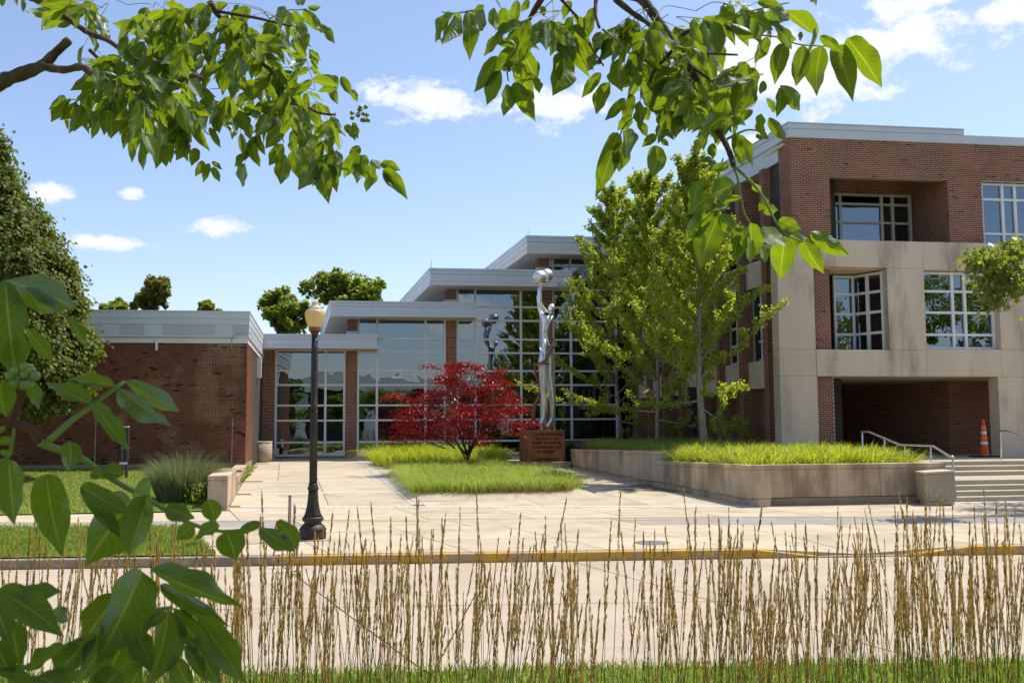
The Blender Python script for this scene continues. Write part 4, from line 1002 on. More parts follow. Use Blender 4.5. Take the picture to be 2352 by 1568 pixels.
def text_obj(name, body, size, mat, parent, o, ex, ez, bold=0.0, align='CENTER', ext=.006, shear=0.0):
    cu = bpy.data.curves.new(name, 'FONT'); cu.body = body; cu.size = size; cu.align_x = align; cu.extrude = ext; cu.offset = bold; cu.shear = shear
    tmp = bpy.data.objects.new(name, cu); COL.objects.link(tmp)
    dg = bpy.context.evaluated_depsgraph_get(); me = bpy.data.meshes.new_from_object(tmp.evaluated_get(dg))
    bpy.data.objects.remove(tmp); bpy.data.curves.remove(cu)
    ex, ez = norm(ex), norm(ez); ny = np.cross(ex, ez); o = np.asarray(o)-rootloc(parent)
    me.transform(Matrix(((ex[0], ez[0], ny[0], o[0]), (ex[1], ez[1], ny[1], o[1]), (ex[2], ez[2], ny[2], o[2]), (0, 0, 0, 1))))
    me.materials.clear(); me.materials.append(MATS[mat]); me.name = name
    return link(bpy.data.objects.new(name, me), parent)
text_obj('lettering', 'W BUILDING', .055, 'letter_pale', sg, (a0[0]+.022, sy+.04, S_(280, 1030)[2]), (.13, .155, 0), (0, 0, 1), .001, 'LEFT', .002)

# ================================================================== SCULPTURE
PY = 39.35
def Q(u, v, y=PY): return atY(u, v, y)
qa, qb = Q(1212.5, 987), Q(1298, 1060)
pz0, pz1 = Q(1250, 1060)[2], Q(1250, 987.5)[2]
ped = thing('corten_pedestal', ((qa[0]+qb[0])/2, PY+.7, .28), 'rusty brown steel block with a dark quotation, on a concrete plinth', 'pedestal')
mm = MB(); dpt = 1.45
base4 = [(qa[0], PY), (qb[0], PY), (qb[0]-.12, PY+dpt), (qa[0]-.12, PY+dpt)]
bevel(mm.prism(base4, pz0, pz1).build('block', 'corten', ped), .012, 2)
g0, g1_ = atZ(1187, 1074.5, zp(0, 39.1)), atZ(1309, 1074, zp(0, 39.0))
bevel(MB().prism([(g0[0], 39.05), (g1_[0], 39.0), (g1_[0]-.12, 41.1), (g0[0]-.12, 41.15)], .1, pz0-.002).build('plinth', 'foundation', ped), .015, 2)
ctr = (qa[0]+qb[0])/2; wd_ = qb[0]-qa[0]
for k, (tx, v) in enumerate((('" Let reverence for', 999.5), ('the laws ... be', 1009.5), ('taught in schools,', 1019), ('in seminaries, and', 1029), ('in colleges."', 1039))):
    text_obj('lettering', tx, .163, 'letter_dark', ped, (ctr+.02, PY-.004, Q(1250, v)[2]), (1, 0, 0), (0, 0, 1), .0035)
text_obj('lettering', 'Abraham Lincoln', .125, 'letter_dark', ped, (ctr+.08, PY-.004, Q(1250, 1056)[2]), (1, 0, 0), (0, 0, 1), .0025, shear=.25)
for uu in (1206, 1240, 1262, 1290): MB().lathe(tuple(Q(uu, 987.2)+[0, .12, -.005]), [(.03, 0), (.03, .03), (.01, .04)], 8).build('bolt', 'rail_steel', ped)

def sa(x, y, dy=0.0): return Q((2030+x/3.483)/1.7415, (1050+y/3.483)/1.7415, PY+.75+dy)
def sb(x, y, dy=0.0): return Q((2030+x/3.483)/1.7415, (1450+y/3.483)/1.7415, PY+.75+dy)
stt = thing('steel_sculpture', (float(sb(530, 930)[0]), PY+.75, pz1), 'polished steel figure stretching up to hold two balls on its pedestal', 'sculpture')
KM = 39.9/F_PX/1.7415/3.483                          # metres per crop pixel at the figure
def skin(name, pts, edges, mat, parent, root=0, sub=2):
    bm = bmesh.new(); sl = bm.verts.layers.skin.verify()
    R0 = rootloc(parent); vs = []
    for (p, rx, ry) in pts:
        v = bm.verts.new(tuple(np.asarray(p)-R0)); v[sl].radius = (rx, ry); vs.append(v)
    for a, b in edges: bm.edges.new((vs[a], vs[b]))
    vs[root][sl].use_root = True
    me = bpy.data.meshes.new(name); bm.to_mesh(me); bm.free(); me.materials.append(MATS[mat])
    o = link(bpy.data.objects.new(name, me), parent)
    m1 = o.modifiers.new('skin', 'SKIN'); m1.use_smooth_shade = True; m1.branch_smoothing = 0.6
    if sub: m2 = o.modifiers.new('sub', 'SUBSURF'); m2.levels = sub; m2.render_levels = sub
    return o
def R_(px_): return px_*KM*1.16
P = [(sa(530, 1110), R_(76), R_(50)),      # 0 pelvis
     (sa(515, 1010), R_(58), R_(42)),      # 1 waist
     (sa(525, 880), R_(70), R_(50)),       # 2 ribs
     (sa(550, 775), R_(80), R_(50)),       # 3 chest
     (sa(600, 720), R_(26), R_(26)),       # 4 neck base
     (sa(612, 682), R_(20), R_(20)),       # 5 neck
     (sa(613, 650), R_(22), R_(22)),       # 6 head
     (sa(614, 636), R_(20), R_(20)),       # 7 inside the head
     (sa(555, 712, -.15), R_(34), R_(34)), # 8 near shoulder
     (sa(490, 640, -.22), R_(30), R_(30)), # 9
     (sa(442, 560, -.22), R_(34), R_(32)), # 10 near elbow
     (sa(446, 440, -.18), R_(30), R_(28)), # 11
     (sa(448, 335, -.15), R_(22), R_(22)), # 12 near wrist
     (sa(470, 735, .18), R_(34), R_(32)),  # 13 far shoulder
     (sa(445, 620, .25), R_(28), R_(26)),  # 14
     (sa(428, 480, .28), R_(24), R_(24)),  # 15 far elbow
     (sa(476, 330, .30), R_(20), R_(20)),  # 16 far wrist
     (sa(492, 1330, -.05), R_(66), R_(58)),# 17 near thigh
     (sb(492, 120, -.05), R_(66), R_(56)), # 18
     (sb(505, 420, -.05), R_(44), R_(44)), # 19 near knee
     (sb(508, 620, -.05), R_(36), R_(36)), # 20 shin
     (sb(505, 790, -.03), R_(26), R_(26)), # 21 near ankle
     (sb(430, 900, -.12), R_(24), R_(36)), # 22 near toe
     (sa(590, 1330, .12), R_(60), R_(58)), # 23 far thigh
     (sb(585, 150, .12), R_(56), R_(54)),  # 24
     (sb(622, 420, .14), R_(50), R_(48)),  # 25 far calf
     (sb(630, 600, .14), R_(40), R_(38)),  # 26
     (sb(622, 790, .12), R_(26), R_(26)),  # 27 far ankle
     (sb(640, 880, .18), R_(24), R_(28)),  # 28 heel
     (sb(545, 910, .05), R_(22), R_(34)),  # 29 far toe
     (sb(530, 870, .0), R_(22), R_(24))]   # 30 near heel
E_ = [(0, 1), (1, 2), (2, 3), (3, 4), (4, 5), (5, 6), (6, 7), (3, 8), (8, 9), (9, 10), (10, 11), (11, 12), (3, 13), (13, 14), (14, 15), (15, 16),
      (0, 17), (17, 18), (18, 19), (19, 20), (20, 21), (21, 22), (0, 23), (23, 24), (24, 25), (25, 26), (26, 27), (27, 28), (27, 29), (21, 30)]
skin('body', P, E_, 'stainless', stt)
hr = 54*KM; hc = sa(614, 634)
MB().lathe((hc[0], hc[1], hc[2]-hr*1.1), [(max(.004, hr*.92*math.sin(math.pi*i/18)), hr*1.1*(1-math.cos(math.pi*i/18))) for i in range(19)], 28).build('head', 'stainless', stt, True)
# tunic: a folded metal sheet hanging from shoulder to belt, and raised seams running down the legs
for (a, b, c, d, e_) in (((sa(575, 740, -.27), sa(535, 820, -.29), sa(515, 900, -.27), sa(505, 985, -.24), 9)), ((sa(625, 745, -.22), sa(590, 830, -.25), sa(545, 915, -.24), sa(530, 985, -.23), 9))):
    MB().tube([a, b, c, d], R_(e_), 8).build('seam', 'stainless', stt, True)
for pts in ([sa(520, 1060, -.3), sa(525, 1250, -.36), sa(515, 1400, -.38), sb(525, 150, -.36), sb(560, 330, -.34), sb(625, 570, -.2)],
            [sa(545, 1060, -.28), sa(600, 1170, -.25), sa(560, 1300, -.33), sb(545, 40, -.34), sb(575, 250, -.28), sb(600, 450, -.2), sb(615, 640, -.1), sb(600, 760, -.05)],
            [sa(445, 1180, -.3), sa(500, 1290, -.36), sa(500, 1400, -.38), sb(470, 300, -.3), sb(540, 460, -.25), sb(545, 700, -.2)]):
    MB().tube(pts, R_(8), 8).build('seam', 'stainless', stt, True)
bevel(MB().obox(sa(495, 1045, -.34), (R_(40), 0, .02), (0, .06, 0), (.02, 0, R_(62))).build('buckle', 'stainless', stt), .01)
def ball(c, r, nm='ball'):
    return MB().lathe(tuple(np.asarray(c)-[0, 0, r]), [(max(.004, r*math.sin(math.pi*i/20)), r*(1-math.cos(math.pi*i/20))) for i in range(21)], 40).build(nm, 'stainless', stt, True)
ball(sa(450, 205, -.2), R_(84)); ball(sa(548, 178, .45), R_(80))
# hands: palm with four fingers and a thumb cupped under each ball
def hand(wrist, centre, r, side):
    wrist, centre = np.asarray(wrist), np.asarray(centre)
    pts = [(wrist, R_(20), R_(18))]; ed = []
    palm = centre + norm(wrist-centre)*(r*1.06); pts.append((palm, R_(24), R_(14))); ed.append((0, 1))
    d = norm(palm-centre); a = norm(np.cross(d, [0, 1, 0])); b = np.cross(d, a)
    for k, (ang, ln) in enumerate(((-.5, .95), (-.17, 1.08), (.15, 1.03), (.45, .86), (2.2, .7))):
        dirv = a*math.cos(ang)*side + b*math.sin(ang); pr = 1
        for t in (.35, .7, 1.0):
            th = t*ln*.95; p = centre + (d*math.cos(th) + dirv*math.sin(th))*r*1.05
            pts.append((p, R_(8.5), R_(8.5))); ed.append((pr, len(pts)-1)); pr = len(pts)-1
    skin('hand', pts, ed, 'stainless', stt, 0, 1)
hand(sa(448, 335, -.15), sa(450, 205, -.2), R_(84), -1); hand(sa(476, 330, .30), sa(548, 178, .45), R_(80), 1)
vn = [(sb(365, 925, .5), R_(42), R_(30)), (sb(355, 780, .5), R_(48), R_(32)), (sb(375, 600, .5), R_(46), R_(32)), (sb(430, 500, .45), R_(40), R_(28)), (sb(465, 400, .4), R_(26), R_(22)), (sb(440, 290, .35), R_(20), R_(18)), (sb(400, 190, .2), R_(20), R_(18)), (sb(380, 70, .0), R_(17), R_(16)),
      (sa(375, 1440, -.2), R_(22), R_(20)), (sa(470, 1395, -.42), R_(20), R_(18)), (sa(545, 1350, -.5), R_(17), R_(16)), (sa(580, 1270, -.48), R_(17), R_(16)), (sa(600, 1205, -.4), R_(16), R_(15)), (sa(650, 1170, -.25), R_(15), R_(14)), (sa(735, 1163, -.1), R_(6), R_(6)),
      (sa(355, 1385, -.2), R_(8), R_(8)), (sa(580, 1165, -.3), R_(9), R_(9)), (sa(565, 1215, -.42), R_(9), R_(9)), (sa(600, 1415, -.4), R_(5), R_(5)),
      (sa(690, 1140, .0), R_(12), R_(12)), (sa(640, 1080, .2), R_(12), R_(12)), (sa(575, 990, .3), R_(9), R_(9))]
skin('bronze_vine', vn, [(i, i+1) for i in range(14)] + [(8, 15), (13, 16), (16, 17), (9, 18), (13, 19), (19, 20), (20, 21)], 'bronze', stt, 0, 1)

# ================================================================== ACROSS THE STREET (seen reflected in the glass)
op = thing('pale_roofed_hall', (0, -34, 0), 'long pale hall with a scalloped roof edge mirrored in the glass', 'building')
N_ = 34; V = []; Fc = []
for i in range(N_+1):
    x = -60+i*3.6; z = 8.4+.55*math.sin(i*.9)+.25*math.sin(i*2.1)
    V += [(x, -34, 6.3+.35*math.sin(i*.9+.5)), (x, -34, z), (x, -44, z+.6), (x, -44, 6.0)]
for i in range(N_):
    for k in range(4): Fc.append([i*4+k, (i+1)*4+k, (i+1)*4+(k+1) % 4, i*4+(k+1) % 4])
mesh_obj('roof', V, Fc, 'pale_roof', op); box('wall', 'dark_band', op, -60, 62, -40, -36, -.2, 6.1)
for i in range(13): box('pier', 'pale_roof', op, -54+i*9, -52.2+i*9, -35.6, -34.4, -.2, 6.4)
# ================================================================== TREES
def rnd(n): return norm(RNG.normal(0, 1, (n, 3)))
def limb_mesh(parent, limbs, mat, name='branches', n=5):
    mm = MB()
    for pts, rads in limbs: mm.tube(pts, rads, n, False)
    return mm.build(name, mat, parent, True)
def ginkgo(u, Y, H, R, zb, r0, lean, label, seed, nl=24000, bottom=.17):
    g = np.random.default_rng(seed); X = atY(u, 1000, Y)[0]
    t = thing('ginkgo_tree', (X, Y, zb), label, 'tree', 'ginkgo trees in the planter')
    base = np.array([X, Y, zb-.1])
    tr = [base + np.array([lean*q + .08*math.sin(q*7+seed), .05*math.sin(q*5), H*q]) for q in np.linspace(0, 1, 12)]
    MB().tube(tr, [r0*(1.15 if i == 0 else 1)*(1-.93*(i/11)**.8) for i in range(12)], 10).build('trunk', 'bark_grey', t, True)
    tra = np.array(tr); limbs = []; P = []; A = []
    nb = 58
    for k in range(nb):
        q = bottom + (.94-bottom)*(k/(nb-1))**.85
        p0 = np.array([np.interp(q*11, np.arange(12), tra[:, j]) for j in range(3)])
        az_ = k*2.39996 + g.normal(0, .3); el_ = math.radians(20+34*q**.8+g.normal(0, 8)) if q > bottom+.05 else math.radians(-2+g.normal(0, 9))
        Lb = R*(0.20 + 1.30*(1-q)**.85)*(.7+.5*g.random())
        d = np.array([math.cos(az_)*math.cos(el_), math.sin(az_)*math.cos(el_), math.sin(el_)])
        pts = [p0 + d*Lb*s + np.array([0, 0, .16*Lb*s*s]) for s in (0, .35, .7, 1)]
        limbs.append((pts, [.035*(1-q)+.012, .022*(1-q)+.009, .008, .003]))
        pa = np.array(pts)
        tw = [(pa, 1.0)]
        for j in range(9):
            s = .18+.8*j/9; b0 = np.array([np.interp(s*3, np.arange(4), pa[:, c]) for c in range(3)])
            dd = norm(d*.8 + norm(g.normal(0, 1, 3))*.75 + np.array([0, 0, .35])); Lt = (.30+.45*g.random())*(1.1-.5*q)
            tw.append((np.array([b0, b0+dd*Lt*.5, b0+dd*Lt+[0, 0, .05*Lt]]), .8))
            if j % 2 == 0: limbs.append(([b0, b0+dd*Lt], [.008, .003]))
        for (pp_, wgt) in tw:
            n = int(nl/nb*wgt/8.2); s = .12+.88*g.random(n) if len(pp_) == 4 else g.random(n)
            m_ = len(pp_)-1; c = np.stack([np.interp(s*m_, np.arange(m_+1), pp_[:, j]) for j in range(3)], 1)
            spur = norm(g.normal(0, 1, (n, 3)))*(.03+.07*g.random((n, 1)))
            P.append(c+spur); A.append(spur*8 + g.normal(0, .5, (n, 3)) + np.array([0, 0, -.25]))
    limb_mesh(t, limbs, 'bark_grey')
    P = np.concatenate(P); A = np.concatenate(A); n = len(P)
    N = norm(g.normal(0, 1, (n, 3)) + SUN*.6)
    leaf_mass('crown', P, A, N, .06+.03*g.random(n), .075+.035*g.random(n), 'leaf_ginkgo', t, fold=.2)
    return t
ginkgo(1620, 31.0, 9.7, 2.35, .95, .13, -.25, 'nearest ginkgo, thick pale trunk, close to the concrete corner', 3, 36000)
ginkgo(1515, 36.0, 10.4, 2.75, 1.0, .105, -.2, 'middle ginkgo of the row, slim trunk among the brick fins', 5, 38000, .12)
ginkgo(1424, 42.0, 11.2, 2.9, 1.1, .085, -.3, 'farthest ginkgo of the row, spindly trunk beside the glass', 8, 38000, .10)

# linden, dense cone at the left edge
def linden():
    X, Y = atY(-28, 800, 33.5)[0], 33.5
    t = thing('linden_tree', (X, Y, .35), 'dense dark green cone-shaped tree at the left edge', 'tree')
    MB().tube([(X, Y, .2), (X+.05, Y, 2.5), (X, Y, 6), (X, Y, 10)], [.22, .18, .12, .03], 10).build('trunk', 'bark_dark', t, True)
    prof_v = [300, 340, 400, 460, 520, 580, 640, 700, 750, 800, 850, 900, 945, 965]
    prof_u = [2, 12, 40, 80, 118, 148, 172, 190, 204, 212, 208, 190, 150, 70]
    zz = np.array([atY(100, v, 33.5)[2] for v in prof_v])[::-1]; rr_ = np.array(prof_u)[::-1]*33.9/F_PX
    n = 52000
    cl_n = 620; cz = RNG.uniform(zz[0], zz[-1], cl_n*3); w_ = np.interp(cz, zz, rr_)/rr_.max(); cz = cz[RNG.random(len(cz)) < w_][:cl_n]; cl_n = len(cz)
    ca = RNG.random(cl_n)*2*math.pi; cr = np.interp(cz, zz, rr_)*(.80+.19*RNG.random(cl_n)**.6) - .05
    C_ = np.stack([X+cr*np.cos(ca), Y+cr*np.sin(ca), cz], 1)
    idx = RNG.integers(0, cl_n, n)
    out = np.stack([np.cos(ca), np.sin(ca), 0*ca+.25], 1)[idx]
    P = C_[idx] + RNG.normal(0, 1, (n, 3))*np.array([.19, .19, .13])
    A = out*.55 + np.array([0, 0, -.85]) + RNG.normal(0, .35, (n, 3)); N = out*.9 + np.array([0, 0, .5]) + RNG.normal(0, .45, (n, 3))
    leaf_mass('crown', P, A, norm(N), .12+.06*RNG.random(n), .10+.05*RNG.random(n), 'leaf_linden', t, fold=.18)
    n2 = 9000; a2 = RNG.random(n2)*2*math.pi; z2 = RNG.uniform(zz[0]+.2, zz[-1]-.6, n2); r2 = np.interp(z2, zz, rr_)*.72*np.sqrt(RNG.random(n2))
    leaf_mass('inner_foliage', np.stack([X+r2*np.cos(a2), Y+r2*np.sin(a2), z2], 1), RNG.normal(0, 1, (n2, 3)), rnd(n2), .28, .26, 'leaf_linden', t)
    limbs = []
    for k in range(40):
        z = 1.4+k*.22; a = k*2.4; r = np.interp(z+.3, zz, rr_)*.8; limbs.append(([(X, Y, z), (X+r*math.cos(a)*.5, Y+r*math.sin(a)*.5, z+.15), (X+r*math.cos(a), Y+r*math.sin(a), z+.4)], [.05, .03, .01]))
    limb_mesh(t, limbs, 'bark_dark')
linden()

def clump_tree(name, label, loc, ctr, rad, ncl, nleaf, ls, mat, group=None, cr=.28, tr=.2, seed=1, flat=.8, loose=False):
    g = np.random.default_rng(seed); t = thing(name, loc, label, 'tree', group)
    ctr = np.array(ctr, float); rad = np.array(rad, float); d = norm(g.normal(0, 1, (ncl, 3))); rr_ = .25+.90*g.random((ncl, 1))**.8
    C_ = ctr + d*rr_*rad
    if loose:
        sub = ctr + norm(g.normal(0, 1, (5, 3)))*rad*np.array([.78, .7, .55])*(.6+.5*g.random((5, 1))); sub[0] = ctr+rad*[0, 0, .5]
        C_ = sub[g.integers(0, 5, ncl)] + d*rr_*rad*np.array([.50, .5, .52])
    R = rad.mean()*cr*(.45+.8*g.random((ncl, 1)))
    idx = g.integers(0, ncl, nleaf); dirs = norm(g.normal(0, 1, (nleaf, 3))); P = C_[idx] + dirs*R[idx]*(.45+.6*g.random((nleaf, 1)))*np.array([1, 1, flat])
    A = dirs + g.normal(0, .6, (nleaf, 3)) + np.array([0, 0, -.5]); N = norm(dirs + g.normal(0, .5, (nleaf, 3)) + np.array([0, 0, .6]))
    leaf_mass('crown', P, A, N, ls*(.7+.6*g.random(nleaf)), ls*(.6+.5*g.random(nleaf)), mat, t)
    b0 = np.array(loc, float); hub = np.array([b0[0], b0[1], ctr[2]-rad[2]*.75])
    MB().tube([b0-[0, 0, .2], (b0+hub)/2, hub, ctr*[1, 1, 1]], [tr, tr*.8, tr*.6, tr*.3], 8).build('trunk', 'bark_dark', t, True)
    limbs = [([hub*.6+ctr*.4, (hub+C_[k])/2+[0, 0, rad[2]*.1], C_[k]], [tr*.35, tr*.22, tr*.08]) for k in range(0, ncl, 2)]
    limb_mesh(t, limbs, 'bark_dark')
    return t
def far_tree(u0, u1, v0, v1, Y, label, mat, seed, ncl=46, nl=9000, ls=.34):
    a = atY((u0+u1)/2, v0, Y); b = atY(u0, v1, Y); c = atY(u1, v1, Y)
    rx = (c[0]-b[0])/2*1.02; H = a[2]-b[2]; rzz = max(H*.60, rx*.75); cz = a[2]-rzz*.9
    clump_tree('far_tree', label, (a[0], Y, .3), (a[0], Y, cz), (rx, rx, rzz), ncl, nl, ls, mat, 'trees beyond the roofs', seed=seed, tr=.3, cr=.115, loose=True)
far_tree(303, 416, 640, 716, 74, 'olive brown round-headed tree above the low brick block', 'leaf_far_brown', 11, 120, 5200, .25)
far_tree(222, 302, 692, 716, 84, 'low grey-green treetop next to the dense cone tree', 'leaf_far', 12, 34, 4200, .32)
far_tree(432, 500, 694, 718, 78, 'small treetop just clearing the fascia beside the lightning rod', 'leaf_far', 13, 26, 2600, .28)
far_tree(566, 716, 670, 770, 72, 'loose leafy tree behind the lamp globe', 'leaf_far', 14, 130, 6200, .29)
far_tree(704, 884, 627, 700, 80, 'broad tree rising behind the second roof step', 'leaf_far', 15, 140, 7000, .31)
# trees across the street, mirrored in the glass
for k, (x, y, h) in enumerate(((-9, -12, 7), (-2, -15, 6), (16, -11, 9), (22, -16, 8), (5.5, -18, 5.5), (43, -4, 13), (52, -9, 15), (36, -14, 11))):
    clump_tree('street_tree', ('leafy street tree mirrored low in the left glass bays', 'small round tree mirrored beside the lamp reflection', 'tall street tree mirrored in the third glass bay', 'broad street tree mirrored in the concrete wing windows', 'short tree mirrored behind the red maple', 'tall tree across the street mirrored in the first-floor window', 'tallest tree across the street at the far right', 'spreading tree across the street mirrored in the canted window')[k], (x, y, -.1), (x, y, h*.62), (h*.36, h*.36, h*.38), 30, 5000, .28, 'leaf_far', 'trees across the street', seed=30+k, tr=.14)

# red maple on the bed
def red_maple():
    X, Y = 3.75, 36.2
    t = thing('red_maple', (X, Y, .3), 'small spreading red-leaved maple in the front grass bed', 'tree')
    def M_(u, v, dy=0): return atY(u, v, Y+dy)
    b = M_(1074, 1082)
    stems = [[b, M_(1071, 1055), M_(1062, 1040), M_(1045, 1010), M_(1000, 960)], [b, M_(1074, 1050), M_(1078, 1020), M_(1085, 960), M_(1080, 890)], [b, M_(1076, 1050), M_(1088, 1020), M_(1130, 965), M_(1170, 930)],
             [M_(1072, 1045), M_(1055, 1025, .3), M_(1030, 990, 1.0), M_(1020, 930, 1.5)], [M_(1076, 1040), M_(1098, 1000, .4), M_(1120, 930, 1.2)], [M_(1072, 1040), M_(1060, 1005, -.4), M_(1040, 960, -1.2)], [M_(1076, 1035), M_(1100, 1000, -.5), M_(1150, 985, -1.2)]]
    mm = MB()
    for s_ in stems: mm.tube(s_, [.05, .04, .03, .02, .008][:len(s_)], 7)
    mm.build('trunk', 'bark_dark', t, True)
    pads = []
    outline = [(912, 965), (930, 915), (975, 870), (990, 835), (1045, 830), (1100, 826), (1150, 862), (1195, 905), (1205, 940), (1195, 975), (1175, 1000), (1120, 1015), (1050, 1018), (985, 1000), (915, 1003)]
    for k in range(98):
        while True:
            u, v = random.uniform(905, 1225), random.uniform(822, 1022)
            if inpoly(np.array([u]), np.array([v]), outline)[0]: break
        e = 1-((u-1058)/165)**2-((v-950)/130)**2
        pads.append((u, v, random.uniform(-1, 1)*2.2*math.sqrt(max(.05, e))))
    pads += [(x, y, random.uniform(-.4, .4)) for x, y in ((912, 908), (925, 960), (905, 905), (918, 975), (1205, 970), (1190, 975), (1222, 968), (1178, 968), (990, 838), (1040, 833), (1150, 850), (918, 1000), (935, 1003), (1165, 905), (1200, 935))]
    P = []; A = []; N = []; limbs = []
    for (u, v, dy) in pads:
        c = M_(u, v, dy); n = 120; r = .12+.17*random.random()
        q = RNG.normal(0, 1, (n, 3))*np.array([r, r, r*.26]); ang = RNG.random()*6.28
        q[:, 2] -= .25*np.hypot(q[:, 0], q[:, 1])
        P.append(c+q); A.append(norm(q*[1, 1, .2])*.8 + RNG.normal(0, .5, (n, 3)) + np.array([0, 0, -.35])); N.append(np.array([0, 0, 1.0]) + RNG.normal(0, .65, (n, 3)))
        h = M_(1075+(u-1075)*.35, min(1030, v+35), dy*.35); limbs.append(([h, (h+c)/2+[0, 0, .06], c], [.016, .010, .004]))
    limb_mesh(t, limbs, 'bark_dark')
    P = np.concatenate(P); n = len(P)
    lc = RNG.random(n)**1.3
    leaf_mass('crown', P, np.concatenate(A), norm(np.concatenate(N)), .085+.05*RNG.random(n), .034+.022*RNG.random(n), 'leaf_maple_red', t, lc)
red_maple()
# maple off to the right: only its left boughs reach into the picture
def edge_maple():
    loc = (19.2, 21.6, 0)
    t = thing('sidewalk_maple', loc, 'light green maple reaching in at the right edge', 'tree')
    MB().tube([(19.2, 21.6, -.1), (19.2, 21.6, 2.5), (19.0, 21.6, 4.2), (18.9, 21.6, 6.5)], [.16, .14, .11, .05], 10).build('trunk', 'bark_grey', t, True)
    cl_ = []; limbs = []
    for k in range(95):
        a = random.uniform(0, 6.28); r = random.random()**.5; z = random.uniform(-1, 1)
        cl_.append((19.4+2.9*r*math.cos(a)*math.sqrt(1-z*z*.7), 21.6+2.9*r*math.sin(a), 6.0+1.7*z))
    pts = [(2250, 585), (2240, 610), (2262, 640), (2280, 670), (2300, 600), (2310, 640), (2330, 590), (2335, 660), (2275, 560+35), (2262, 600), (2290, 625), (2320, 615), (2345, 640), (2268, 655), (2290, 690), (2345, 575), (2250, 595), (2300, 580), (2318, 565)]
    front = [atD(u, v, 22.5+random.uniform(-.6, .6)) for u, v in pts]
    C_ = []
    for c in cl_:
        q = np.array(c)-CAM; tt = q@c_f; u = CX+F_PX*(q@c_r)/tt; v = CY-F_PX*(q@c_u)/tt
        if u > 2375: C_.append(np.array(c))
    for c in C_+front: limbs.append(([(19.0, 21.6, 4.4), ((19.0+c[0])/2, (21.6+c[1])/2, (4.6+c[2])/2+.15), tuple(c)], [.03, .016, .004]))
    limb_mesh(t, limbs, 'bark_grey')
    P = []; 
    for c in C_: P.append(np.array(c)+RNG.normal(0, .28, (170, 3)))
    for c in front: P.append(np.array(c)+RNG.normal(0, 1, (95, 3))*np.array([.13, .2, .11]))
    P = np.concatenate(P); n = len(P)
    leaf_mass('crown', P, RNG.normal(0, .5, (n, 3))+np.array([0, 0, -.7]), norm(RNG.normal(0, .6, (n, 3))+SUN), .10+.05*RNG.random(n), .085+.04*RNG.random(n), 'leaf_edge_maple', t, fold=.2)
edge_maple()

# ================================================================== BEDS
bed1 = [(1.75, 27.25), (5.75, 27.1), (6.2, 29.5), (5.7, 32.5), (4.4, 37.0), (1.35, 37.4), (1.35, 33)]
apron = [(1.25, 26.35), (6.25, 26.15), (6.7, 29.6), (6.15, 32.7), (4.7, 37.5), (0.95, 37.9), (0.9, 33)]
zb1 = lambda x, y: zp(x, y)+.17
ap = MB(); n = len(bed1)
V = [(x, y, zp(x, y)+.008) for x, y in apron] + [(x, y, zb1(x, y)) for x, y in bed1]
bd = thing('grass_bed_kerb', (3.8, 27, 0), 'sloping concrete rim round the front grass bed', 'kerb')
mesh_obj('rim', V, [[i, (i+1) % n, n+(i+1) % n, n+i] for i in range(n)], 'walk_concrete_b', bd)
sheet('soil', bed1, 'mulch', lambda x, y: zb1(x, y)-.01, bd)
bed2 = [(1.0, 40.2), (5.5, 40.0), (5.7, 43.6), (0.5, 44.3)]
sheet('back_soil', bed2, 'mulch', lambda x, y: zp(x, y)+.09, bd)
def bed_grass(name, poly, n, zf, h, spread, mat, label, wd=(.008, .016), clump=0, lean0=(0, 0), curl=.6):
    P = scatter(poly, n)
    ln = RNG.normal(0, spread, (n, 2)) + np.array(lean0)
    if clump:
        C_ = scatter(poly, clump); i = RNG.integers(0, clump, n); off = RNG.normal(0, 1, (n, 2))
        P = C_[i] + off*.14; ln = off*spread*.75 + RNG.normal(0, .25, (n, 2)) + np.array(lean0)
    z = np.array([zf(x, y) for x, y in P]); H = h[0]+(h[1]-h[0])*RNG.random(n)
    tone = np.clip(.5+.28*np.sin(P[:, 0]*2.3+1.7*np.sin(P[:, 1]*1.9))*np.cos(P[:, 1]*2.7+P[:, 0])+RNG.normal(0, .26, n), 0, 1)
    o = blades(name, np.c_[P, z-.03], H*(.75+.5*tone), ln, wd[0]+(wd[1]-wd[0])*RNG.random(n), mat, None, tone, curl=curl)
    return tag(o, label, 'grass', kind='stuff')
bed_grass('bed_grass', bed1, 30000, zb1, (.26, .56), .85, 'blade_bed', 'long fine green grass flopping over the front bed', (.007, .014), 520, (-.10, -.18), .9)
bed_grass('bed_grass_fringe', [(1.3, 27.0), (5.7, 26.95), (5.7, 27.5), (1.9, 27.6), (1.7, 37.5), (1.1, 37.5)], 5200, zb1, (.28, .5), .35, 'blade_bed', 'pale grass fringe spilling over the rim of the front bed', (.007, .014), 0, (-.45, -.4), 1.0)
bed_grass('dry_grass', [(2.6, 26.95), (5.6, 26.8), (6.1, 28.3), (5.5, 28.4), (5.2, 27.4), (2.8, 27.4)], 1500, zb1, (.10, .26), .7, 'blade_dry', 'straw-coloured dead grass at the front corner of the bed', (.006, .010))
bed_grass('back_bed_grass', bed2, 15000, lambda x, y: zp(x, y)+.09, (.5, .85), .8, 'blade_lily', 'bright yellow-green strappy leaves of the back bed', (.012, .022), 260)
low = [(px(23.8)+.42, 23.75), (14.0, 23.75), (14.0, 29.9), (px(30)+.42, 29.9)]
bed_grass('planter_grass', low, 24000, lambda x, y: .86, (.35, .62), .75, 'blade_lily', 'bright yellow-green strappy leaves in the front planter', (.012, .022), 420)
up_ = [(px(30.4)+.42, 30.45), (13.0, 30.4), (12.6, 38.5), (px(38.6)+.42, 38.6)]
bed_grass('planter_grass_upper', up_, 20000, zbed, (.25, .48), .55, 'blade_bed', 'silvery green grass in the upper planter under the ginkgos', (.008, .015), 0, (-.3, -.15), .9)
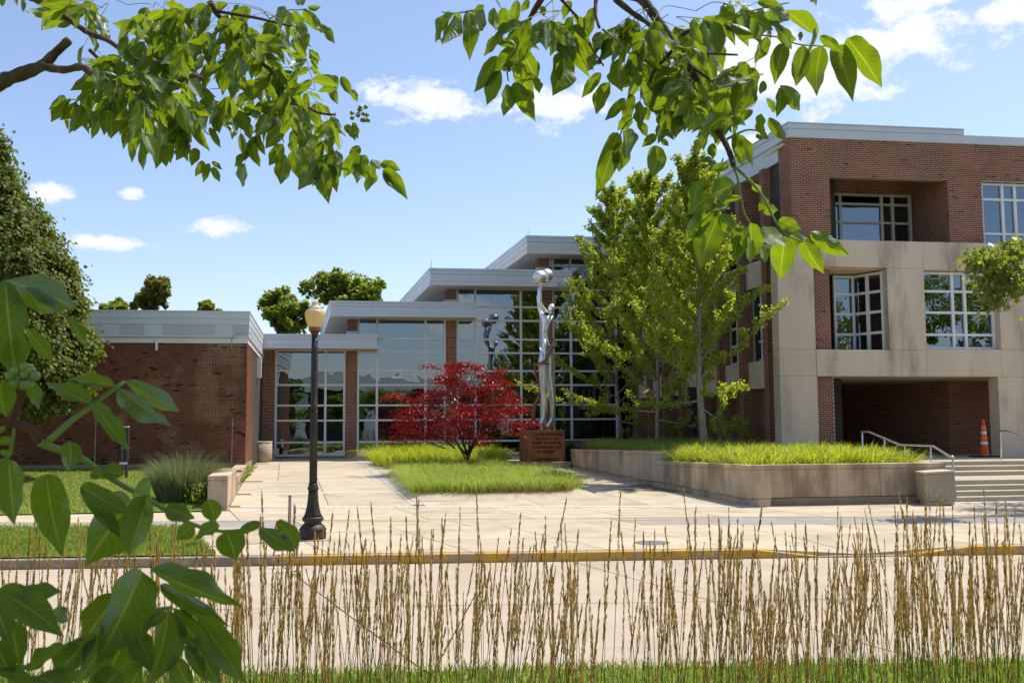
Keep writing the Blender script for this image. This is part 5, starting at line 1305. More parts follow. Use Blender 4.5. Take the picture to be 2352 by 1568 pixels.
hs = thing('hosta_plant', (8.8, 39.7, .4), 'dark broad-leaved plant between the pedestal and the planter', 'plant')
n = 260; c_ = np.array([*atY(1312, 1012, 40.2)[:2], .5]); d = norm(RNG.normal(0, 1, (n, 3))*[1, 1, .6]+[0, 0, .5])
leaf_mass('leaves', c_+d*np.array([.35, .4, .45])*RNG.random((n, 1))**.4 + [0, 0, .15], d+[0, 0, -.5], norm(d+[0, 0, 1]), .28, .17, 'leaf_hosta', hs)
MB().tube([c_-[0, 0, .3], c_+[0, 0, .3]], [.03, .01], 5).build('stalk', 'twig_green', hs)
# dry plume grass by the far ginkgo
dp = thing('plume_grass', (9.6, 37, 1.0), 'drooping tan plumes above the upper planter grass', 'grass plant')
mm = MB(); Pq = []; Aq = []
for (u0, v0, u1, v1) in ((1448, 1015, 1430, 985), (1446, 1015, 1442, 982), (1450, 1012, 1458, 990), (1446, 1012, 1424, 993), (1520, 1005, 1526, 990)):
    a, b = atY(u0, v0, 37), atY(u1, v1, 37); mid = (a+b)/2+[0, 0, .08]; mm.tube([a, mid, b], .006, 4)
    for q in RNG.random(60): Pq.append(b + (mid-b)*q*.5 + RNG.normal(0, .03, 3)); Aq.append((b-mid)+np.array([0, 0, -.25])+RNG.normal(0, .08, 3))
mm.build('stems', 'twig_green', dp); leaf_mass('plumes', np.array(Pq), np.array(Aq), rnd(len(Pq)), .09, .02, 'blade_dry', dp)
# ornamental clump beside the low wall
gc = thing('grass_clump', (-4.5, 26.6, .1), 'tall grey-green ornamental grass clump beside the low wall', 'grass plant')
n = 4200; a = RNG.random(n)*6.28; r = np.sqrt(RNG.random(n)); P = np.stack([-4.55+r*.62*np.cos(a), 27.0+r*.75*np.sin(a), 0*a+.08], 1)
blades('leaves', P, .55+.65*RNG.random(n), np.stack([np.cos(a), np.sin(a)], 1)*r[:, None]*.55+RNG.normal(0, .15, (n, 2)), .008+.008*RNG.random(n), 'blade_grey', gc)
n = 420; a = RNG.random(n)*6.28; r = np.sqrt(RNG.random(n))
blades('plumes', np.stack([-4.55+r*.6*np.cos(a), 27.0+r*.7*np.sin(a), 0*a+.3], 1), .75+.45*RNG.random(n), np.stack([np.cos(a), np.sin(a)], 1)*r[:, None]*.5, .012+0*a, 'blade_grey', gc)
n = 500; P = np.stack([RNG.normal(-4.0, .16, n), RNG.normal(26.3, .35, n), .15+.45*RNG.random(n)], 1)
leaf_mass('weeds', P, RNG.normal(0, 1, (n, 3)), norm(RNG.normal(0, .5, (n, 3))+[0, 0, 1]), .09, .07, 'leaf_edge_maple', gc)
tag(bpy.data.objects['weeds'], kind='stuff')

# ================================================================== FEATHER REED GRASS in front of the camera
def reeds():
    g = np.random.default_rng(21)
    cl = [(15, 10), (45, 18), (70, 10), (115, 14), (150, 12), (200, 16), (235, 12), (300, 16), (345, 10), (380, 14), (430, 16), (480, 14), (530, 18), (570, 16), (610, 20), (650, 16), (705, 20), (735, 16), (770, 12), (830, 20), (865, 18), (895, 16), (930, 22), (950, 16), (1000, 5), (1040, 4), (1060, 12), (1090, 16), (1120, 14), (1150, 20), (1180, 14), (1235, 8), (1262, 20), (1285, 8), (1335, 6), (1355, 10), (1385, 4), (1440, 8), (1470, 18), (1500, 5), (1560, 14), (1590, 18), (1620, 14), (1665, 20), (1690, 24), (1720, 14), (1765, 20), (1800, 24), (1830, 20), (1860, 22), (1900, 18), (1925, 16), (1965, 18), (2010, 14), (2045, 20), (2080, 24), (2110, 22), (2140, 22), (2175, 20), (2200, 26), (2230, 22), (2260, 22), (2290, 22), (2325, 18), (2345, 12)]
    mm = MB(); HP = []; HA = []; HN = []; BP = []; BH = []; BL = []; seedl = []
    for (uc, cnt) in cl:
        dcl = g.uniform(2.7, 4.0); lc_ = g.normal(.03, .09); hof = g.normal(0, 26)
        for k in range(int(round(cnt*.66))):
            d = dcl+g.normal(0, .18); ub = uc+g.normal(0, 10); slope = lc_+g.normal(0.0, .11)+(ub-uc)*.014+(g.normal(0, .28) if g.random() < .08 else 0)
            vt = np.clip(g.normal(1305, 62), 1170, 1430) if g.random() > .12 else g.uniform(1160, 1250)
            vt = vt+hof
            if uc > 2050: vt -= 25
            if 980 < uc < 1340: vt += 18
            top = atD(ub + slope*300 + g.normal(0, 10), vt, d)
            low_ = np.array([*atD(ub - slope*150, 1560, d+g.normal(0, .05))[:2], -.03])
            mid = (top*.55+low_*.45) + g.normal(0, .022, 3)
            hl = g.uniform(.18, .34)
            ax = norm(top-mid); hb_ = top-ax*hl
            mm.tube([low_, mid, hb_, top], [.0017, .0014, .0011, .0005], 3, False)
            n = int(85*hl/.24); s = np.sort(g.random(n)**1.15); wd = .0062*np.clip(1.05-s, 0, 1)**.85*np.clip(s*6, .3, 1)*(.9+.25*np.sin(s*hl*95+g.random()*6))
            ph = g.random(n)*6.28; e1 = norm(np.cross(ax, [0.3, 1, .1])); e2 = np.cross(ax, e1)
            rad_ = (np.cos(ph)[:, None]*e1 + np.sin(ph)[:, None]*e2)
            HP.append(hb_ + ax*(s*hl)[:, None] + rad_*wd[:, None]*.55 - ax*.006); HA.append(ax + rad_*(.06+.16*g.random((n, 1)))); HN.append(rad_)
            seedl.append(np.clip(np.full(n, g.random()*.75)+g.normal(0, .14, n), 0, 1))
            for _q in range(2):
                b = low_ + (mid-low_)*g.uniform(.35, .95); BP.append(b); BH.append(g.uniform(.18, .5)); BL.append(g.normal(0, .45, 2))
    tall = thing('feather_reed_grass', (0, 3.2, 0), 'tall tan feather reed grass across the foreground', 'grass')
    tag(tall, kind='stuff')
    mm.build('stems', 'reed_stem', tall); st_ = tall.children[0]
    P = np.concatenate(HP); n = len(P)
    leaf_mass('seed_heads', P, np.concatenate(HA), np.concatenate(HN), .013+.010*g.random(n), .0026+.0016*g.random(n), 'seed_head', tall, np.concatenate(seedl))
    blades('leaf_blades', np.array(BP), np.array(BH), np.array(BL), .005+.004*g.random(len(BP)), 'blade_lawn', tall)
    for c in tall.children: tag(c, kind='stuff')
reeds()

# ================================================================== OVERHANGING BRANCHES (pinnate leaves)
LEAVES = []; LMAT = {}
for k in range(14):
    g = random.Random(100+k); nx, ny = 4, 14; V = []; uvs = []
    droop = g.uniform(.0, .34); fold = g.uniform(.05, .28); wav = g.uniform(.01, .06); bend = g.uniform(-.10, .10); hook = g.uniform(-.10, .10); tw = g.uniform(-.5, .5)
    for j in range(ny+1):
        t = j/ny
        wv = (math.sin(math.pi*t**.84)**.62) if 0 < t < 1 else 0.0
        if t > .70: wv *= 1-.62*((t-.70)/.30)**.8
        wv = max(wv, .02 if j == 0 else 0)
        for i in range(nx+1):
            s = (i/nx-.5); x = s*wv*(1+(g.uniform(-.02, .02)+.018*math.sin(t*9+k+i) if i in (0, nx) else 0)) + bend*math.sin(math.pi*t) + hook*max(0, t-.7)**2*4; z = fold*abs(s)*wv*1.0 - droop*t*t + wav*math.sin(t*14+i*1.7)*abs(s)*2*wv + tw*s*wv*(t-.4)
            V.append((x, t, z)); uvs.append((i/nx, t))
    Fc = [[j*(nx+1)+i, j*(nx+1)+i+1, (j+1)*(nx+1)+i+1, (j+1)*(nx+1)+i] for j in range(ny) for i in range(nx)]
    me = bpy.data.meshes.new('leaf'); me.from_pydata(V, [], Fc); me.polygons.foreach_set('use_smooth', [True]*len(Fc))
    ul = me.uv_layers.new(name='UVMap')
    for lp in me.loops: ul.data[lp.index].uv = uvs[lp.vertex_index]
    me.materials.append(MATS['leaf_cork']); me.update(); LEAVES.append(me)
LR = random.Random(5)
def leaf_at(par, b, t, d, wf=.40, dd=None, tilt=None, flip=None, L_=None):
    B = atD(b[0], b[1], d); dd = (LR.uniform(-.6, .6)*math.hypot(t[0]-b[0], t[1]-b[1])*d/F_PX) if dd is None else dd
    T = atD(t[0], t[1], d+dd); ax = T-B; L = np.linalg.norm(ax); a = ax/L
    tc_ = norm(CAM-(B+T)/2); s = norm(np.cross(a, tc_)); n = np.cross(s, a)
    ph = LR.gauss(0, .8) if tilt is None else tilt
    s2 = s*math.cos(ph)+n*math.sin(ph); n2 = np.cross(s2, a)
    if (LR.random() < .5 if flip is None else flip): s2, n2 = -s2, -n2
    if n2[2] < -.15 and LR.random() < .75: s2, n2 = -s2, -n2
    W = wf*.92*L/max(.6, abs(math.cos(ph)))
    o = bpy.data.objects.new('leaf', LR.choice(LEAVES)); link(o, par); B0 = B-rootloc(par)
    o.matrix_local = Matrix(((s2[0]*W, a[0]*L, n2[0]*L, B0[0]), (s2[1]*W, a[1]*L, n2[1]*L, B0[1]), (s2[2]*W, a[2]*L, n2[2]*L, B0[2]), (0, 0, 0, 1)))
    LMAT[o.name] = np.array(o.matrix_local) if False else np.array([[s2[i]*W, a[i]*L, n2[i]*L, B0[i]] for i in range(3)])
    return o
def stem(par, pts, d0, d1, r0, r1, mat, name='twig', n=8, knob=0.0):
    m_ = len(pts); W = [atD(u, v, d0+(d1-d0)*i/(m_-1)) for i, (u, v) in enumerate(pts)]
    # smooth the path
    Q_ = []; R__ = []
    for i in range(m_-1):
        p0, p1, p2, p3 = W[max(i-1, 0)], W[i], W[i+1], W[min(i+2, m_-1)]
        for t in np.linspace(0, 1, 5)[:-1]:
            Q_.append(.5*((2*p1)+(p2-p0)*t+(2*p0-5*p1+4*p2-p3)*t*t+(3*p1-p0-3*p2+p3)*t**3)); f = (i+t)/(m_-1); R__.append((r0+(r1-r0)*f)*(1+knob*LR.uniform(-1, 1)))
    Q_.append(W[-1]); R__.append(r1)
    return MB().tube(Q_, R__, n).build(name, mat, par, True)
def merge_leaves(par, first, name='inner_leaves'):
    """leaves past the first 300 of a branch, deep inside the spray, become one part"""
    lv = sorted([o for o in par.children if o.name.startswith('leaf')], key=lambda o: o.name)
    lv = sorted(lv, key=lambda o: (len(o.name), o.name))[first:]
    V = []; Fc = []; U = []
    for o in lv:
        b = len(V); M_ = LMAT[o.name]; co = np.array([v.co for v in o.data.vertices])
        V += (co @ M_[:3, :3].T + M_[:3, 3] + rootloc(par)).tolist()
        Fc += [[i+b for i in p.vertices] for p in o.data.polygons]; U += [tuple(d.uv) for d in o.data.uv_layers[0].data]
        bpy.data.objects.remove(o)
    o = mesh_obj(name, V, Fc, 'leaf_cork', par, True); ul = o.data.uv_layers.new(name='UVMap')
    for i, q in enumerate(U): ul.data[i].uv = q
    tag(o, kind='stuff')
def berries(par, c, d, n, spread, r):
    for k in range(n):
        u, v = c[0]+LR.gauss(0, spread), c[1]+LR.gauss(0, spread*.8); p = atD(u, v, d+LR.uniform(-.02, .02))
        MB().lathe(tuple(p-[0, 0, r]), [(max(.0005, r*math.sin(math.pi*i/8)), r*(1-math.cos(math.pi*i/8))) for i in range(9)], 10).build('berry', 'berry', par, True)
        stem(par, [(u, v), ((u+c[0])/2, (v+c[1])/2+2), c], d, d, r*.18, r*.18, 'twig_green', 'stalk', 4)
def fill(par, poly, n, d, mean, starts, spread=38, down=.75):
    """compound leaves along the twigs, kept inside the outline"""
    cnt = 0; tries = 0
    while cnt < n and tries < n*30:
        tries += 1
        s0 = LR.choice(starts); b = s0; b = (b[0]+LR.gauss(0, spread), b[1]+LR.gauss(0, spread*.7))
        th = LR.gauss(math.pi/2, 1.0); rl = mean*LR.uniform(1.1, 1.9); dr = np.array([math.cos(th), math.sin(th)]); D = d+LR.gauss(0, .30*d/3)
        e = np.array(b)+dr*rl
        if not (inpoly(np.array([b[0]]), np.array([b[1]]), poly)[0] and inpoly(np.array([e[0]]), np.array([e[1]]), poly)[0]): continue
        stem(par, [s0, tuple(np.array(s0)*.45+np.array(b)*.55+[0, -4]), b, tuple(np.array(b)+dr*rl*.5+[0, -3]), tuple(e)], d, D, .0012, .0008, 'twig_green', 'rachis', 4)
        kk = LR.randint(2, 4)
        for q in range(kk):
            p = np.array(b)+dr*rl*(.3+.6*q/kk)
            for sgn in (-1, 1):
                a = th+sgn*LR.uniform(.7, 1.2); dn = down*LR.uniform(.45, 1.1); dv = norm(np.array([math.cos(a), math.sin(a)])*(1-dn*.6)+np.array([0, dn]))
                L = mean*LR.uniform(.75, 1.2); tip = p+dv*L
                if cnt < n and inpoly(np.array([tip[0]]), np.array([tip[1]]), poly)[0]:
                    leaf_at(par, tuple(p), tuple(tip), D+LR.uniform(-.06, .06), LR.uniform(.33, .43)); cnt += 1
        if cnt < n: leaf_at(par, tuple(e), tuple(e+norm(dr+[0, .6])*mean*LR.uniform(.8, 1.1)), D, LR.uniform(.33, .43)); cnt += 1
def c1(x, y): return (.29297*x, .29297*y)
def c2(x, y): return (516.8+.29297*x, .29297*y)
def c3(x, y): return (947.5+.29297*x, .29297*y)
def c4(x, y): return (1493+.4213*x, .4213*y)
def cb(x, y): return (.29297*x, 631.6+.29297*y)
def c6(x, y): return (.3409*x, 1033.6+.3409*y)
def explicit(par, f, d, lst):
    for q in lst:
        leaf_at(par, f(q[0], q[1]), f(q[2], q[3]), d+LR.uniform(-.05, .05)*d/2, 1.12*(q[4] if len(q) > 4 else .40), tilt=LR.gauss(0, .5))

# unseen tree added for these branches; crown clumps placed to shade the near one
ot = thing('cork_tree', (2.9, -1.4, 0), 'unseen tree added beside the viewpoint, its overhead crown placed to shade the near branch', 'tree')
MB().tube([(2.9, -1.4, -.1), (2.85, -1.4, 1.6), (2.6, -1.1, 3.2), (2.1, -.3, 4.6), (1.4, .8, 5.3)], [.22, .19, .16, .10, .05], 10).build('trunk', 'bark_dark', ot, True)
cc_ = np.array([(0.55, .9, 4.2), (1.0, 1.3, 4.7), (1.5, .9, 4.9), (.3, .5, 4.4), (1.2, .4, 5.2), (.2, 1.3, 4.0), (2.2, .2, 5.2), (1.9, -.8, 5.4), (3.2, -1.0, 5.3), (.8, -.4, 5.0), (2.8, -2.2, 5.0), (3.6, -2.0, 4.6), (1.6, 1.2, 5.3), (.0, .8, 3.8), (.75, 1.05, 5.0), (1.0, 1.5, 4.4), (.8, 1.45, 4.3), (1.2, 1.55, 4.6), (.9, 1.3, 4.0), (1.1, 1.7, 4.3), (1.0, 1.5, 4.4), (.85, 1.4, 4.4), (1.15, 1.5, 4.2), (1.0, 1.55, 4.7)])  # clump centres, bunched where they block sun from the near branch
n = 7000; ii = RNG.integers(0, len(cc_), n); P = cc_[ii] + RNG.normal(0, 1, (n, 3))*np.array([.30, .26, .22])
leaf_mass('crown', P, RNG.normal(0, .5, (n, 3))+[0, 0, -.6], norm(RNG.normal(0, .5, (n, 3))+[0, 0, 1]), .11+.04*RNG.random(n), .055+.02*RNG.random(n), 'leaf_far', ot)
limb_mesh(ot, [([(2.1, -.3, 4.6), tuple((np.array([2.1, -.3, 4.7])+c)/2), tuple(c)], [.04, .025, .008]) for c in cc_], 'bark_dark')
# upper left
D1 = 3.0
b1 = thing('overhead_branch', tuple(atD(0, 190, D1)), 'gnarled leafy branch hanging in at the upper left', 'branch', 'branches of the overhanging tree')
limb = [c1(-60, 680), c1(20, 635), c1(170, 580), c1(330, 515), c1(430, 420), c1(545, 312)]
stem(b1, limb, D1-.1, D1-.1, .024, .012, 'twig_bark', 'limb', 10, .12)
stem(b1, [c1(330, 520), c1(500, 548), c1(640, 525), c1(720, 575), c1(850, 630), c1(1000, 655), c1(1180, 662), c1(1370, 645), c1(1510, 595), c1(1590, 620)], D1-.12, D1-.42, .0125, .0055, 'twig_bark', 'limb', 8, .14)
for pts, r0, r1 in (([c1(240, -20), c1(400, 60), c1(560, 170), c1(700, 260), c1(830, 310), c1(940, 385), c1(1010, 440), c1(1100, 475), c1(1280, 490)], .011, .004), ([c1(1010, 440), c1(1090, 520), c1(1180, 570), c1(1240, 605)], .006, .003), ([c1(1640, 10), c1(1720, 130), c1(1850, 240), c1(1900, 350)], .010, .006),
                    ([c1(700, 390), c1(790, 480), c1(880, 570)], .006, .004), ([c1(1900, 350), c2(320, 520), c2(470, 640), c2(580, 780), c2(720, 880), c2(870, 900)], .007, .003), ([c1(1280, 490), c1(1400, 520), c1(1580, 450)], .003, .002), ([c1(1700, 90), c1(2000, 140), c2(450, 190), c2(560, 210)], .005, .003), ([c2(350, 150), c2(480, 85), c2(580, 80), c2(640, 70)], .002, .0015), ([c2(500, 760), c2(430, 900), c2(460, 1120)], .002, .0015), ([c2(640, 870), c2(680, 1050), c2(740, 1260)], .002, .0015), ([c1(1430, 870), c1(1540, 970), c1(1640, 1060)], .002, .0015), ([c1(640, 790), c1(560, 780), c1(480, 800)], .002, .0015)):
    stem(b1, pts, D1+LR.uniform(-.1, .1), D1+LR.uniform(-.1, .1), r0, r1, 'twig_bark' if r0 > .0025 else 'twig_green', 'twig', 7, .1)
explicit(b1, c1, D1, [(520, 770, 380, 860), (530, 780, 395, 955, .42), (560, 790, 455, 900), (600, 800, 500, 950, .42), (640, 820, 550, 1045, .4), (650, 830, 590, 1045, .4), (690, 900, 660, 1050, .42), (700, 860, 760, 1035), (850, 880, 815, 1055, .42), (880, 880, 880, 1080, .42), (1040, 900, 890, 1030, .38), (1030, 960, 1040, 1085, .35), (1170, 1060, 1090, 1170, .5), (1240, 1090, 1225, 1315, .38), (1270, 1120, 1295, 1305, .42), (1320, 1120, 1330, 1250, .42), (1470, 1100, 1410, 1250, .48), (1540, 1160, 1500, 1305, .55), (1590, 1260, 1550, 1380, .45), (1640, 1280, 1590, 1430, .35), (1660, 1270, 1745, 1330, .4), (1665, 1310, 1715, 1425, .45), (1700, 850, 1690, 1035, .42), (1810, 860, 1825, 1080, .42), (1850, 870, 1960, 995, .42), (1640, 1000, 1730, 1165, .3),
                      (1330, 320, 1445, 335, .45), (1400, 215, 1395, 370, .42), (180, -20, 180, 105, .3), (20, -20, 12, 50, .5), (100, -40, 145, 40, .35), (520, 30, 320, 155, .35), (560, 170, 445, 215, .4), (1180, 220, 1235, 380, .4), (1130, 60, 1160, 270)])
explicit(b1, c2, D1-.05, [(450, 85, 515, 295, .42), (530, 90, 630, 245, .45), (610, 80, 765, 260, .42), (470, 50, 420, 255, .4), (550, 20, 640, 10, .6), (650, 60, 760, 60, .4), (640, 440, 505, 440, .35), (645, 470, 475, 525, .35), (655, 545, 515, 580, .35), (665, 400, 755, 475, .35), (670, 460, 730, 530, .3), (675, 520, 740, 600, .3), (660, 350, 570, 345, .4), (400, 330, 480, 400, .5), (830, 590, 690, 660, .4), (850, 590, 880, 690, .5), (910, 600, 990, 745, .45), (985, 705, 1045, 800, .5), (860, 700, 720, 710, .5), (840, 700, 880, 800, .5), (330, 900, 240, 1070, .45), (450, 1010, 320, 1160, .5), (455, 1130, 340, 1300, .5), (470, 1210, 430, 1450, .5), (520, 1190, 570, 1390, .4), (630, 1000, 500, 1160, .45), (600, 1160, 600, 1340, .5), (730, 1250, 615, 1510, .5), (745, 1280, 790, 1545, .4), (810, 1290, 880, 1490, .38), (1050, 1140, 980, 1250, .6), (1040, 1200, 935, 1390, .5), (1060, 1220, 1020, 1450, .4), (1070, 1215, 1085, 1375, .6), (1150, 1250, 1220, 1330, .6), (1140, 1290, 1150, 1505, .45), (1220, 1280, 1375, 1335, .4), (1240, 1330, 1425, 1525, .35), (1240, 1350, 1330, 1485, .35), (940, 980, 1025, 1100, .4), (860, 1200, 870, 1330, .45), (1000, 960, 1060, 1090, .4), (60, 860, 190, 990, .42), (40, 880, 65, 1080, .4)])
TL = [(112, -10), (745, -10), (742, 70), (705, 92), (735, 150), (790, 180), (825, 222), (852, 292), (834, 345), (860, 392), (850, 442), (790, 445), (735, 452), (690, 442), (640, 420), (600, 395), (515, 412), (470, 412), (430, 390), (350, 382), (320, 345), (290, 312), (240, 312), (200, 306), (155, 302), (108, 272), (118, 232), (200, 212), (250, 190), (170, 170), (150, 130), (215, 80), (100, 40)]
starts = [c1(x, y) for x, y in ((560, 170), (700, 260), (830, 310), (940, 385), (1010, 440), (1100, 475), (1280, 490), (1090, 520), (1240, 605), (1720, 130), (1850, 240), (1900, 350), (790, 480), (880, 570), (1000, 655), (1180, 660), (1370, 640), (1590, 620), (1400, 80), (1200, 60), (1000, 40), (800, 60), (1550, 120), (1600, 250), (1200, 800), (1450, 800), (900, 780), (700, 760), (1650, 700), (1350, 900))] + [c2(x, y) for x, y in ((100, 200), (200, 400), (320, 520), (470, 640), (580, 780), (720, 880), (250, 700), (400, 850), (850, 1000), (200, 60), (330, 120))]
nx0 = len([o for o in b1.children if o.name.startswith('leaf')])
fill(b1, TL, 620, D1+.08, 58, starts, 44)
merge_leaves(b1, 300)
berries(b1, c2(1050, 880), D1-.1, 7, 10, .0065); berries(b1, c2(1100, 950), D1-.1, 5, 7, .0065); berries(b1, c1(1440, 580), D1, 4, 6, .006); berries(b1, c1(1090, 200), D1, 5, 8, .006)

# upper right
D2 = 2.15
b2 = thing('overhead_branch', tuple(atD(1500, 0, D2)), 'dark branching limb with large drooping leaves hanging in at the top right', 'branch', 'branches of the overhanging tree')
main = [c4(-160, -40), c4(-60, -10), c4(0, 50), c4(40, 110), c4(110, 210), c4(150, 280), c4(215, 360), c4(265, 440), c4(285, 510), c4(315, 600), c4(350, 690), c4(400, 760), c4(440, 850), c4(455, 905)]
stem(b2, main, D2+.15, D2-.05, .012, .0055, 'twig_bark', 'limb', 9, .10)
stem(b2, [c4(455, 905), c4(545, 985), c4(620, 1080), c4(680, 1200), c4(745, 1280), c4(835, 1320)], D2-.05, D2-.1, .0036, .0016, 'twig_green', 'rachis', 7)
for pts, r0, r1, mt in (([c4(170, 195), c4(240, 160), c4(380, 140), c4(490, 180), c4(540, 190)], .005, .0035, 'twig_bark'), ([c4(540, 190), c4(640, 195), c4(700, 205), c4(800, 240), c4(900, 250), c4(1010, 255)], .0022, .0015, 'twig_green'), ([c4(150, 270), c4(280, 290), c4(480, 300)], .004, .002, 'twig_bark'), ([c4(210, 350), c4(330, 440)], .004, .002, 'twig_bark'), ([c4(450, 900), c4(480, 980), c4(510, 1150), c4(550, 1220)], .003, .0015, 'twig_green'), ([c4(400, 770), c4(520, 710), c4(600, 715)], .003, .002, 'twig_green'),
                        ([c3(1020, -20), c3(940, 110), c3(890, 200)], .007, .004, 'twig_red'), ([c3(890, 200), c3(860, 310), c3(800, 400), c3(745, 540), c3(752, 640)], .003, .0015, 'twig_green'), ([c3(1160, -10), c3(1240, 80), c3(1330, 190), c3(1400, 370), c3(1500, 520)], .004, .0018, 'twig_red'), ([c3(1585, -10), c3(1720, 100), c3(1850, 190), c3(1895, 265)], .007, .004, 'twig_bark'), ([c3(2045, 390), c3(1900, 550), c3(1855, 660)], .004, .0025, 'twig_red'), ([c3(470, 85), c3(330, 105), c3(230, 95)], .002, .0012, 'twig_green'), ([c3(1440, -10), c3(1435, 110), c3(1465, 220)], .005, .003, 'twig_red'), ([c3(935, 215), c3(1020, 215), c3(1120, 205), c3(1230, 240)], .002, .0014, 'twig_green'), ([c3(1490, 230), c3(1600, 320), c3(1720, 440), c3(1830, 560)], .003, .0016, 'twig_green'), ([c3(1620, 1090), c3(1660, 990), c3(1760, 900)], .0018, .0015, 'twig_green'), ([c4(100, 300), c4(120, 420), c4(130, 520)], .0025, .0015, 'twig_green'), ([c4(310, 590), c4(300, 700), c4(250, 750)], .002, .0012, 'twig_green'), ([c4(400, 860), c4(370, 960), c4(350, 1100)], .002, .0014, 'twig_green'), ([c4(430, 100), c4(560, 60), c4(660, 35), c4(760, 15)], .002, .0014, 'twig_green')):
    stem(b2, pts, D2+LR.uniform(-.06, .06), D2+LR.uniform(-.06, .06), r0, r1, mt, 'twig', 7, .12 if r0 > .003 else 0)
explicit(b2, c4, D2-.05, [(640, 200, 570, 350, .42), (735, 240, 685, 440, .42), (835, 245, 795, 475, .42), (935, 250, 900, 525, .42), (1010, 255, 1100, 495, .38), (1075, 210, 1265, 465, .38), (910, 205, 770, 25, .35), (690, 195, 800, 215, .6), (910, 205, 845, 280, .8), (925, 200, 1055, 290, .35), (640, 60, 660, 150, .55), (650, 40, 775, 135, .5), (815, 175, 830, 225, .5), (890, -20, 895, 45, .5),
                       (375, 1180, 265, 1460, .48), (330, 1150, 190, 1330, .42), (270, 990, 195, 1130, .5), (460, 1000, 325, 1060, .75), (335, 1060, 205, 1170, .6), (380, 1170, 470, 1275, .6), (510, 1230, 490, 1405, .48), (545, 1215, 590, 1418, .42), (720, 1280, 585, 1310, .75), (735, 1290, 712, 1522, .52), (835, 1310, 950, 1492, .40), (875, 1265, 1087, 1395, .36), (770, 1275, 900, 1345, .4), (700, 1200, 822, 1250, .55), (620, 1140, 695, 1140, .7), (600, 1350, 655, 1432, .5), (470, 1290, 470, 1435, .35), (500, 1080, 390, 1090, .35), (560, 1010, 610, 1040, .6), (370, 1130, 240, 1200, .3), (300, 970, 255, 1050, .5), (420, 1120, 330, 1150, .5), (640, 1080, 600, 1150, .5),
                       (450, 750, 592, 885, .36), (470, 800, 510, 905, .5), (605, 620, 590, 757, .42), (650, 640, 742, 785, .35), (710, 465, 855, 630, .32), (705, 480, 718, 625, .36), (620, 440, 600, 520, .5), (540, 370, 590, 470, .6), (180, 560, 138, 745, .46), (100, 625, 190, 692, .62), (90, 690, 45, 750, .8), (38, 795, 32, 957, .52), (255, 760, 240, 822, .5), (110, 520, 40, 640, .4), (320, 660, 320, 740, .55), (340, 780, 345, 870, .55), (430, 900, 330, 920, .4), (290, 580, 310, 670, .4), (560, 600, 510, 660, .55), (630, 540, 690, 615, .35)])
explicit(b2, c3, D2+.02, [(325, 110, 108, 305, .30), (330, 110, 255, 395, .34), (440, 100, 485, 390, .30), (330, 110, 390, 145, .6), (720, 60, 690, 280, .42), (640, 60, 640, 265, .38), (560, 80, 470, 270, .4), (560, 40, 450, 190, .45), (800, 380, 655, 540, .62), (660, 440, 510, 720, .42), (690, 550, 575, 825, .40), (740, 660, 735, 908, .40), (790, 650, 960, 952, .36), (780, 510, 965, 785, .40), (845, 395, 1000, 665, .36), (960, 610, 995, 730, .4), (1200, 240, 1075, 440, .38), (1185, 425, 1100, 752, .44), (1250, 280, 1345, 588, .34), (1475, 570, 1325, 760, .36), (1545, 645, 1440, 900, .42), (1770, 490, 1640, 675, .66), (1615, 460, 1570, 680, .40), (1610, 1040, 1450, 1482, .30), (1635, 1110, 1620, 1350, .6), (1650, 1030, 1755, 1245, .56), (1910, 1140, 1890, 1380, .6), (1665, 770, 1510, 945, .35), (1730, 745, 1665, 975, .36), (1715, 920, 1620, 1030, .65), (1800, 850, 1850, 945, .75), (1760, 950, 1855, 1065, .45), (1910, 1060, 1810, 1150, .5), (1960, 970, 1910, 1070, .6), (1950, 1080, 2000, 1155, .5), (1380, 230, 1405, 60, .4), (1110, 195, 990, 335, .4), (1230, 210, 1370, 330, .45), (1440, 420, 1335, 580, .4), (1480, 250, 1410, 395, .5), (800, 350, 615, 290, .36), (870, 250, 930, 350, .5), (1240, 10, 1180, 150, .45), (820, 0, 780, 235, .36), (910, 0, 870, 90, .5), (1020, 50, 1030, 130, .5), (1880, 590, 1900, 750, .4), (2000, 560, 1930, 640, .6), (1430, 60, 1360, 280, .36)])
TR = [(1090, -10), (1870, -10), (1862, 55), (1790, 120), (1850, 235), (1800, 260), (1745, 292), (1640, 330), (1600, 310), (1560, 300), (1500, 262), (1450, 240), (1390, 200), (1330, 160), (1250, 120), (1160, 110), (1095, 60)]
starts = [c3(x, y) for x, y in ((500, 0), (650, 0), (800, 20), (940, 110), (1100, 0), (1240, 80), (1330, 190), (1440, 60), (1550, 100), (1720, 100), (1850, 190), (1900, 320), (1750, 300), (1600, 330), (1900, 550), (1700, 600))] + [c4(x, y) for x, y in ((110, 210), (215, 360), (265, 440), (300, 300), (380, 340), (480, 300), (380, 140), (250, 160), (330, 440), (450, 480), (560, 430), (330, 540), (460, 580), (550, 570), (150, 450), (60, 420), (100, 80), (250, 60), (450, 100), (400, 640))]
fill(b2, TR, 270, D2+.12, 70, starts, 32)
merge_leaves(b2, 300)
for c, n in ((c4(600, 105), 4), (c4(275, 560), 6), (c4(320, 880), 7), (c4(610, 730), 4), (c3(750, 520), 4), (c4(400, 45), 3)): berries(b2, c, D2, n, 7, .006)

